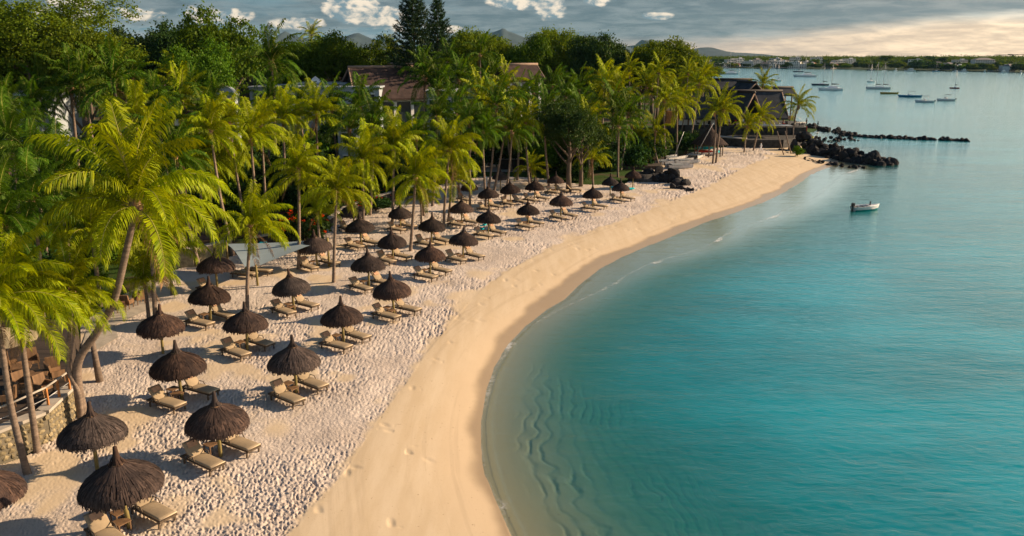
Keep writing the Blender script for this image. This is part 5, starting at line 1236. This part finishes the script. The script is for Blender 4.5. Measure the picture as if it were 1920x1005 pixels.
# ------------------------------------------------------------------ thatched beach hut with kayaks, beached catamarans
P = G(1328, 292); hut = empty('beach_hut', P, 0, 'large round thatched hut on wooden posts sheltering kayaks', 'hut')
r = random.Random(5); cn = MB(); Rh = 3.05; cn.lathe([(Rh, 2.1), (Rh + .05, 2.25), (2.1, 3.1), (1.2, 3.9), (.5, 4.7), (.15, 5.5), (.02, 5.9)], 36); cn.lathe([(Rh - .1, 2.1), (1.5, 3.2), (.1, 4.6)], 36)
for k in range(900):
    th = r.uniform(0, 6.283); u = r.random(); rr = Rh * (1 - u * .85); z = np.interp(rr, [.02, .15, .5, 1.2, 2.1, Rh], [5.9, 5.5, 4.7, 3.9, 3.1, 2.2]); r2 = rr + .45; z2 = np.interp(r2, [.02, .15, .5, 1.2, 2.1, Rh, Rh + .5], [5.9, 5.5, 4.7, 3.9, 3.1, 2.2, 1.85]) + .0; w = .035
    cn.add([(rr * math.cos(th) - s * w * math.sin(th), rr * math.sin(th) + s * w * math.cos(th), z + .09) for s in (-1, 1)] + [(r2 * math.cos(th) - s * w * math.sin(th), r2 * math.sin(th) + s * w * math.cos(th), z2 + .05) for s in (-1, 1)], [(0, 1, 3, 2)])
cn.build('roof', thatch, hut)
for k in range(7): a = k * 6.283 / 7; MB().tube([(2.5 * math.cos(a), 2.5 * math.sin(a), -.3), (2.5 * math.cos(a), 2.5 * math.sin(a), 2.6)], .11, 7).build('post', trunk_m, hut)
teal_k = mat('teal_kayak', (.0, .42, .45), .4, .1, 2); red_k = mat('red_kayak', (.60, .05, .02), .4, .1, 2); wht_k = hull_w
def kayak(P, rz, L, m_, lab, z=0, tilt=0):
    o = empty('kayak', (P[0], P[1], z), rz, lab, 'kayak', None); o.rotation_euler.x = tilt; b = MB(); pts = [(-L / 2 + L * k / 12, 0, .2 + .12 * abs(k / 6 - 1) ** 2) for k in range(13)]
    b.tube(pts, [.03 + .3 * math.sin(math.pi * k / 12) ** .6 for k in range(13)], 9); h_ = b.build('hull', m_, o); h_.scale = (1, 1, .6)
    c_ = MB(); c_.lathe([(.18, .33), (.2, .35), (.2, .31)], 10); c_.build('cockpit', black_m, o)
kayak(G(1320, 290).xy, R(-20), 3.6, red_k, 'red kayak under the thatched hut', .5, .4); kayak(G(1322, 289).xy + Vector((0, .9)), R(-12), 3.8, teal_k, 'turquoise kayak behind the red one under the hut', .9, .5); kayak(G(1345, 291).xy, R(70), 3.0, teal_k, 'turquoise kayak at the right side of the hut', .6, .7)
kayak(G(1160, 352).xy, R(20), 2.8, teal_k, 'turquoise kayak lying on the sand under the far umbrellas'); kayak(G(1172, 356).xy, R(10), 2.8, teal_k, 'second turquoise kayak beside the first on the sand')
tramp = mat('grey_trampoline', (.22, .23, .24), .9, .2, 3); sailw = mat('white_hull_worn', (.50, .48, .45), .5, .15, 2)
def beach_cat(x, y, rz, mast, lab, L=4.6):
    P = G(x, y); o = empty('beach_catamaran', P, rz, lab, 'catamaran')
    for s in (-1, 1): h_ = hull_mb(L, .42, .45, .3, .1).build('hull', sailw, o); h_.location = (0, s * 1.0, .12)
    MB().box((-.2, 0, .62), (1.9, 1.75, .04)).build('trampoline', tramp, o)
    for u in (-1.2, .8): MB().tube([(u, -1.05, .6), (u, 1.05, .6)], .05, 6).build('crossbeam', grey_m, o)
    for s in (-1, 1): MB().box((-L / 2 - .1, s * 1.0, .55), (.06, .3, .5)).build('rudder', black_m, o)
    if mast:
        b = A(mast[0], mast[1], P.y) - P; v = Matrix.Rotation(-rz, 3, 'Z') @ b; MB().tube([(.8, 0, .6), v], [.07, .05], 6).build('mast', grey_m, o)
beach_cat(1258, 300, R(35), (1282, 247), 'beached white catamaran with its mast leaning to the right'); beach_cat(1282, 306, R(20), None, 'beached white catamaran without mast nearest the thatched hut'); beach_cat(1240, 308, R(15), None, 'beached white catamaran nearest the wooden deck'); beach_cat(1303, 296, R(60), (1338, 230), 'beached catamaran with a tall mast behind the hut'); beach_cat(1272, 315, R(5), None, 'front beached white catamaran close to the smooth sand', 3.8)
# round stone planter and orange hut, wooden deck by the boulders
P = G(1202, 338); pl = MB(); pl.lathe([(1.9, -.3), (1.9, 1.0), (1.55, 1.05), (1.5, .6), (0, .62)], 28); tag(pl.build('stone_planter', stone_d, loc=P), 'round dark stone wall beside the black boulders', 'stone wall')
dk = slab('wooden_deck', [gp(1145, 318, 0), gp(1238, 318, 0), gp(1245, 300, 0), gp(1150, 296, 0)], -.1, .55, deck_m, lab='brown wooden deck behind the round stone wall', cat='deck')
P = G(1137, 312); oh = empty('wooden_hut', P, .2, 'small orange brown wooden hut under the bright palms', 'hut'); MB().box((0, 0, 1.2), (1.9, 2.2, 2.4)).build('wall', orange_w, oh); MB().box((0, 0, 2.5), (2.5, 2.8, .18), rx=.12).build('roof', dark_in, oh); MB().box((.2, -1.12, 1.0), (.8, .05, 1.9)).build('door', dark_in, oh)
for k, (x, y) in enumerate([(1170, 308), (1188, 305), (1210, 307), (1228, 305)]): P = G(x, y, .55); chair((P.x, P.y, .55), k * 1.7, (orange_w, teak, orange_w, teak)[k], ['orange wooden chair on the deck left of the bright palm', 'brown chair on the deck by the bright palm trunk', 'orange wooden chair at the middle of the deck', 'brown chair at the right end of the deck'][k], None)
# ------------------------------------------------------------------ hotel among the trees
hotel_white = mat('shaded_white', (.30, .34, .37), .9, .12, .5)  # white walls with their bluish shade put into the base colour
def block(name, xa, xb, ytop, ybot, Y, d, m_, lab, wins=3, cat='building', parapet=True):
    a = A(xa, 200, Y).x; b = A(xb, 200, Y).x; z1 = zrow(xa, ytop, Y); o = empty(name, ((a + b) / 2, Y + d / 2, 0), 0, lab, cat)
    MB().box((0, 0, z1 / 2 - .3), (b - a, d, z1 + .6)).build('wall', m_, o)
    if parapet: MB().box((0, 0, z1 + .05), (b - a + .5, d + .5, .3)).build('parapet', m_, o)
    wm_ = MB(); wm_.box((0, 0, 0), (1.2, .14, 1.8)); me = wm_.mesh('window')
    fr_ = MB(); fr_.box((0, -.05, 1.0), (1.5, .12, .15)); fr_.box((0, -.05, -1.0), (1.5, .12, .15)); fme = fr_.mesh('window_frame')
    for lv in (z1 - 2.2, z1 - 5.4):
        for k in range(wins):
            w = mobj('window', me, glass_d, o, loc=(-(b - a) / 2 + (b - a) * (k + .5) / wins, -d / 2 - .03, lv)); mobj('frame', fme, white, w)
    return o
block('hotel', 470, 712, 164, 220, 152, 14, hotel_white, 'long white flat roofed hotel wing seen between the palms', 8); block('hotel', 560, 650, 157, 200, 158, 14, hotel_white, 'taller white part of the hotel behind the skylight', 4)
P = A(592, 157, 160); sk = empty('skylight', P, 0, 'white pyramid skylight on the hotel roof', 'skylight'); q = MB(); q.add([(-1.6, -1.6, 0), (1.6, -1.6, 0), (1.6, 1.6, 0), (-1.6, 1.6, 0), (0, 0, 1.5)], [(0, 1, 4), (1, 2, 4), (2, 3, 4), (3, 0, 4)]); q.build('roof', white, sk); MB().box((0, 0, -.15), (3.5, 3.5, .3)).build('kerb', white, sk)
gable('hotel_rear_roof', (A(580, 150, 178).x, 180), 33, 9, zrow(560, 143, 178), zrow(560, 158, 174), R(0), shingle_b, 'long low brown roof behind the white hotel', walls=.8)
gable('hotel_hall', (A(715, 150, 158).x, 162), 17, 15, zrow(700, 126, 160), zrow(700, 184, 156), R(27), shingle_b, 'big steep brown shingled gable roof of the hotel hall', walls=1.4, hipx=1.2)
gable('hotel_annex', (A(768, 130, 190).x, 190), 12, 8, zrow(768, 120, 190), zrow(768, 140, 186), R(20), shingle_b, 'small brown roof behind the big gable', walls=1)
gable('hotel_annex', (A(972, 130, 175).x, 175), 9, 9, zrow(972, 121, 175), zrow(972, 150, 170), R(25), shingle_b, 'brown gable roof hidden by the central palms', walls=1)
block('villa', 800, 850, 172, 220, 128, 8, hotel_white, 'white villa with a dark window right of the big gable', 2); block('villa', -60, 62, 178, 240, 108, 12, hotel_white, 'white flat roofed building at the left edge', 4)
gable('left_pavilion', (A(25, 160, 122).x, 124), 16, 9, zrow(25, 150, 122), zrow(25, 176, 118), R(0), shingle_b, 'brown roof behind the white building at the left edge', walls=1)
gable('small_pavilion', (A(372, 190, 112).x, 113), 8, 7, zrow(372, 190, 112), zrow(372, 208, 110), R(10), shingle_b, 'low brown hut roof left of the arched wall', walls=1)
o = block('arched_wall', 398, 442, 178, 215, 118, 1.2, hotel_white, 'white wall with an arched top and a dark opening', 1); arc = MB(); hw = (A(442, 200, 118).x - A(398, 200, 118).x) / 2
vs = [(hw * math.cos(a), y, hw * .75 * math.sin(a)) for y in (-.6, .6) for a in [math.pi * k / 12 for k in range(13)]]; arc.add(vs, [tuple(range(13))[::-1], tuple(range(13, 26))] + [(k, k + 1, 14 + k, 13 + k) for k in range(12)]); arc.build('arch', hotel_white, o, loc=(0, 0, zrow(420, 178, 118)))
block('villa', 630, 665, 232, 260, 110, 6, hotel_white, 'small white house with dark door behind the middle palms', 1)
# ------------------------------------------------------------------ garden: paths, terrace walls, lawn seats
def sheet(name, px, m_, z=.02): s_ = MB(); P = [G(x, y, z) for x, y in px]; s_.add(P, [tuple(range(len(P)))]); return tag(s_.build(name, m_), kind='structure')
sheet('path', [(335, 452), (452, 446), (560, 385), (560, 366), (500, 372), (420, 398), (330, 420)], path_m, .03)
sheet('path', [(860, 302), (960, 300), (975, 288), (880, 290)], path_m, .03); sheet('garden_pavement', [(870, 322), (985, 322), (975, 304), (865, 306)], conc, .035)
sheet('pavement', [(205, 618), (222, 560), (272, 556), (290, 575), (222, 606)], conc, .03); sheet('pavement', [(150, 660), (168, 600), (205, 585), (222, 632), (160, 668)], conc, .035)
def wall_line(name, px, h, m_, lab, T=.4, cop=conc):
    pts = [G(x, y) for x, y in px]; o = empty(name, pts[0], 0, lab, 'wall')
    for a, b in zip(pts[:-1], pts[1:]):
        d = b - a; c = (a + b) / 2 - pts[0]; MB().box((c.x, c.y, h / 2 - .15), (d.length, T, h + .3), math.atan2(d.y, d.x)).build('wall_face', m_, o)
        MB().box((c.x, c.y, h + .06), (d.length + .02, T + .16, .1), math.atan2(d.y, d.x)).build('coping', cop, o)
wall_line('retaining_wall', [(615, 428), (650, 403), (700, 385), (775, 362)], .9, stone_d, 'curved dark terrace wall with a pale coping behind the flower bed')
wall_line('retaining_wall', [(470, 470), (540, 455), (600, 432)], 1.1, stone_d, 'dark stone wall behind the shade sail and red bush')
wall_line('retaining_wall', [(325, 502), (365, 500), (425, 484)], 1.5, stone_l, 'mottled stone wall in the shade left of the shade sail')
wall_line('pergola_wall', [(935, 318), (985, 318)], 1.6, dark_in, 'dark screen wall behind the far umbrellas')
wht_c = mat('white_cushion', (.70, .70, .70), .9, .05)
for (x, y, lb) in [(722, 335, 'white lounger on the lawn left of its twin'), (750, 333, 'white lounger on the lawn right of its twin'), (566, 366, 'grey lounger beside the brown path'), (520, 372, 'round backed lounger at the end of the brown path')]:
    P = G(x, y); lounger(P.xy, R(-50), lb, back=55, col=wht_c, group=None)
for (x, y, lb) in [(48, 508, 'turquoise lounger at the left below the palm, front one'), (92, 522, 'turquoise lounger right of the front one under the palms'), (112, 500, 'turquoise lounger behind the two others at the left'), (136, 482, 'turquoise lounger farthest back at the left')]:
    P = G(x, y); lounger(P.xy, R(15), lb, back=20, col=tealm, group=None)
P = G(493, 478); q = MB(); q.box((0, 0, .5), (.9, .6, .3), .4); q.box((.1, 0, .9), (.6, .5, .5), .2); tag(q.build('towel_stack', tealm, loc=P), 'turquoise folded parasol cloth behind the shade sail', 'towels')
# lamp post with white head on the lawn
P = G(464, 378); lp = empty('lamp_post', P, 0, 'white lamp post on the lawn above the bright palm', 'lamp post'); MB().tube([(0, 0, 0), (0, 0, 1.9)], .11, 8).build('post', white, lp); q = MB(); q.add([(-.3, -.3, 1.9), (.3, -.3, 1.9), (.3, .3, 1.9), (-.3, .3, 1.9), (0, 0, 2.35)], [(0, 1, 4), (1, 2, 4), (2, 3, 4), (3, 0, 4), (3, 2, 1, 0)]); q.build('cap', white, lp)
# weathered leaning post on the sand
Y = G(187, 714).y; a = A(187, 714, Y); b = A(173, 640, Y); q = MB(); q.tube([(0, 0, -.3), (b - a) * .5, b - a], [.2, .16, .13], 9); tag(q.build('wooden_post', trunk_m, loc=a), 'weathered leaning trunk stump on the sand beside the curved palm', 'stump')
# ------------------------------------------------------------------ shade sail
S = [A(424, 457, G(424, 500).y), A(614, 449, G(612, 500).y), A(480, 500, G(480, 536).y), A(462, 504, G(462, 541).y)]
sl = empty('shade_sail', (S[3].x, S[3].y, 0), 0, 'large grey blue shade sail stretched over loungers', 'shade sail'); nn = 14; vs = []
for i in range(nn + 1):
    for j in range(nn + 1):
        u = i / nn; v = j / nn; u2 = u + .10 * (u - .5) * -4 * v * (1 - v) * .8; v2 = v + .10 * (v - .5) * -4 * u * (1 - u) * .8
        p = (S[0] * (1 - u2) + S[1] * u2) * (1 - v2) + (S[3] * (1 - u2) + S[2] * u2) * v2; p = p - Vector((0, 0, .10 * math.sin(math.pi * u) * math.sin(math.pi * v))); vs.append(p - sl.location)
sm_ = MB(); sm_.add(vs, [(i * (nn + 1) + j, i * (nn + 1) + j + 1, (i + 1) * (nn + 1) + j + 1, (i + 1) * (nn + 1) + j) for i in range(nn) for j in range(nn)], True); sm_.build('cloth', mat('blue_grey_sailcloth', (.24, .30, .33), .8, .06, .6), sl)
for p in S: q = p - sl.location; MB().tube([(q.x, q.y, -.3), (q.x, q.y, q.z + .15)], .09, 8).build('pole', pole_m, sl)
# ------------------------------------------------------------------ stone wall and raised deck at the front left
foot = [gp(138, 776, 0), gp(88, 826, 0), gp(0, 864, 0), gp(-110, 905, 0)]
fw = empty('stone_wall', (foot[0].x, foot[0].y, 0), 0, 'sunlit wall of rounded stones holding up the wooden deck at the front left', 'stone wall'); r = random.Random(9)
sm2 = [rock_mesh(40 + k, 1) for k in range(5)]; zt = 1.35
for a, b in zip(foot[:-1], foot[1:]):
    d = b - a; L = d.length; c = (a + b) / 2; ang = math.atan2(d.y, d.x); nv = Vector((-d.y, d.x)).normalized(); nv = nv if nv.x > 0 else -nv
    MB().box((c.x - fw.location.x, c.y - fw.location.y, zt / 2 - .2), (L + .1, .5, zt + .4), ang).build('wall_core', mortar, fw)
    z = .1; row = 0
    while z < zt:
        x = r.uniform(0, .2)
        while x < L:
            w = r.uniform(.22, .42); hh = r.uniform(.2, .3)
            p = a + d * ((x + w / 2) / L) + nv * .24
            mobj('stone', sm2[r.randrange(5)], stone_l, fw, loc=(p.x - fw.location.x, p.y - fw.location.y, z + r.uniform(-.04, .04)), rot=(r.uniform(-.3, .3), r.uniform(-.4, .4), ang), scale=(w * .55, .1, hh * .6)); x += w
        z += .27
    MB().box((c.x - fw.location.x, c.y - fw.location.y, zt + .08), (L, .62, .14), ang).build('coping', conc, fw)
dpoly = [foot[0] + Vector((-.1, 0)), foot[1] + Vector((-.2, .1)), foot[2] + Vector((-.1, .3)), foot[3], Vector((-40, foot[3].y)), Vector((-40, 47)), gp(150, 640, 0)]
slab('raised_deck', dpoly, -.1, 1.33, deck_m, lab='dark wooden restaurant deck behind the stone wall at the front left', cat='deck')
rl = empty('deck_railing', (foot[0].x, foot[0].y, 1.34), 0, 'wooden railing with pale posts along the front left deck', 'railing')
rp = [gp(132, 735, 1.34), gp(92, 765, 1.34), gp(30, 795, 1.34), gp(-60, 830, 1.34)]
gp2 = lambda p, z: (p.x - rl.location.x, p.y - rl.location.y, z)
for a, b in zip(rp[:-1], rp[1:]):
    n_ = max(2, int((b - a).length / .8))
    for k in range(n_): q = a.lerp(b, k / n_); MB().box(gp2(q, .5), (.09, .09, 1.0)).build('post', orange_w, rl)
    MB().tube([gp2(a, 1.02), gp2(b, 1.02)], .05, 6).build('handrail', conc, rl); MB().tube([gp2(a, .5), gp2(b, .5)], .02, 5).build('wire', grey_m, rl)
k = 0
for (x, y) in [(28, 700), (62, 690), (100, 700), (45, 735), (85, 740), (108, 715), (20, 760)]:
    P = G(x, y, 1.34); chair((P.x, P.y, 1.34), random.uniform(0, 6), teak, ['wooden dining chair on the left deck, back left', 'wooden dining chair on the left deck, back middle', 'wooden dining chair on the left deck beneath the yellow frond tips', 'wooden dining chair at the centre of the left deck', 'wooden dining chair near the railing corner of the left deck', 'wooden dining chair at the right corner of the left deck', 'wooden dining chair nearest the stone wall at the left edge'][k], None); k += 1
for (x, y, lb) in [(45, 712, 'square dark table on the left deck behind the chairs'), (75, 726, 'square dark table on the left deck near the railing')]:
    P = G(x, y, 1.34); o = empty('dining_table', (P.x, P.y, 1.34), .4, lb, 'table'); MB().box((0, 0, .74), (.9, .9, .05)).build('tabletop', teak, o); MB().tube([(0, 0, 0), (0, 0, .72)], .05, 7).build('leg', black_m, o); MB().box((0, 0, .02), (.5, .5, .04)).build('foot', black_m, o)
P = G(22, 710, 1.34); o = empty('market_umbrella', (P.x, P.y, 1.34), 0, 'beige cloth parasol over the deck at the left edge', 'parasol'); cn = MB(); cn.add([(1.6 * math.cos(k * math.pi / 4), 1.6 * math.sin(k * math.pi / 4), 2.1) for k in range(8)] + [(0, 0, 2.75)], [(k, (k + 1) % 8, 8) for k in range(8)]); cn.build('canopy', mat('beige_parasol', (.30, .24, .15), .9, .1, 1), o); MB().tube([(0, 0, 0), (0, 0, 2.7)], .03, 6).build('pole', teak, o)
# thin frame chairs on the pavement
for k, (x, y) in enumerate([(228, 585), (240, 578), (262, 570)]): P = G(x, y); chair((P.x, P.y, .03), k + .5, teak, ['thin wooden chair on the grey pavement, left one', 'thin wooden chair on the grey pavement, middle one', 'thin wooden chair on the grey pavement, right one'][k], None)
# ------------------------------------------------------------------ people (tiny at this distance)
skin = mat('skin', (.28, .14, .08), .7, .1, 3); hair_m = mat('dark_hair', (.02, .014, .01), .8, .1)
def person(P, rz, shirt, trousers, lab, step=.18, arm=.25):
    J = {'p': (0, 0, .95), 'c': (0, 0, 1.35), 'n': (0, 0, 1.5), 'h': (.02, 0, 1.62), 't': (.02, 0, 1.74)}
    for s, q in ((-1, 'l'), (1, 'r')):
        f = step * s; a = -arm * s
        J['hip' + q] = (0, s * .1, .9); J['k' + q] = (f * .6 + .03, s * .1, .49); J['a' + q] = (f, s * .1, .07); J['f' + q] = (f + .15, s * .11, .03)
        J['s' + q] = (0, s * .19, 1.42); J['e' + q] = (a * .4 - .02, s * .24, 1.14); J['w' + q] = (a, s * .25, .9); J['g' + q] = (a + .04, s * .25, .80)
    E = [('p', 'c'), ('c', 'n'), ('n', 'h'), ('h', 't')]
    for q in 'lr': E += [('p', 'hip' + q), ('hip' + q, 'k' + q), ('k' + q, 'a' + q), ('a' + q, 'f' + q), ('c', 's' + q), ('s' + q, 'e' + q), ('e' + q, 'w' + q), ('w' + q, 'g' + q)]
    keys = list(J); me = bpy.data.meshes.new('person_body'); me.from_pydata([J[k] for k in keys], [(keys.index(a), keys.index(b)) for a, b in E], []); ob = link(bpy.data.objects.new('tmp', me))
    rad = {'p': .15, 'c': .16, 'n': .06, 'h': .095, 't': .07, 'hip': .1, 'k': .07, 'a': .045, 'f': .04, 's': .07, 'e': .045, 'w': .033, 'g': .035}
    md = ob.modifiers.new('s', 'SKIN'); 
    for i, k in enumerate(keys):
        rr = rad.get(k) or rad[k[:-1]]; me.skin_vertices[0].data[i].radius = (rr, rr)
    me.skin_vertices[0].data[0].use_root = True
    ob.modifiers.new('ss', 'SUBSURF').levels = 2
    dg = bpy.context.evaluated_depsgraph_get(); m2 = bpy.data.meshes.new_from_object(ob.evaluated_get(dg)); bpy.data.objects.remove(ob)
    for m_ in (skin, shirt, trousers): m2.materials.append(m_)
    for f in m2.polygons:
        z = f.center.z; f.material_index = 2 if .12 < z < .98 and abs(f.center.y) < .2 else (1 if .98 <= z < 1.5 else 0); f.use_smooth = True
    o = empty('person', P, rz, lab, 'person'); mobj('body', m2, None, o)
    h_ = MB(); h_.lathe([(.105, 1.62), (.115, 1.7), (.09, 1.78), (.01, 1.82)], 10, (-.015, 0, 0)); h_.build('hair', hair_m, o)
wc = mat('white_clothes', (.75, .75, .78), .9, .05); bc = mat('dark_clothes', (.03, .03, .035), .9, .1)
person(G(911, 352), R(-90), wc, wc, 'person in white standing on the sand by the path'); person(G(1426, 284), R(170), wc, wc, 'person in white walking along the foot of the seawall', .3)
Pz = A(1511, 240, Yr - 4); person((Pz.x, Pz.y, tz), R(-60), bc, bc, 'person in dark clothes standing at the terrace railing'); Pz = G(1533, 240, -.2); person((Pz.x, Pz.y, -.3), R(0), bc, bc, 'person in dark clothes standing on the rocks beyond the terrace', .25)
for k, x in enumerate((1366, 1378, 1392)): Pz = A(x, 240, Yr - 2); person((Pz.x, Pz.y, tz), k * 2.0, (wc, red_c, wc)[k], bc, ['person in a white shirt under the restaurant gable, left one', 'person in a red shirt under the restaurant gable', 'person in a white shirt under the restaurant gable, right one'][k], .05)
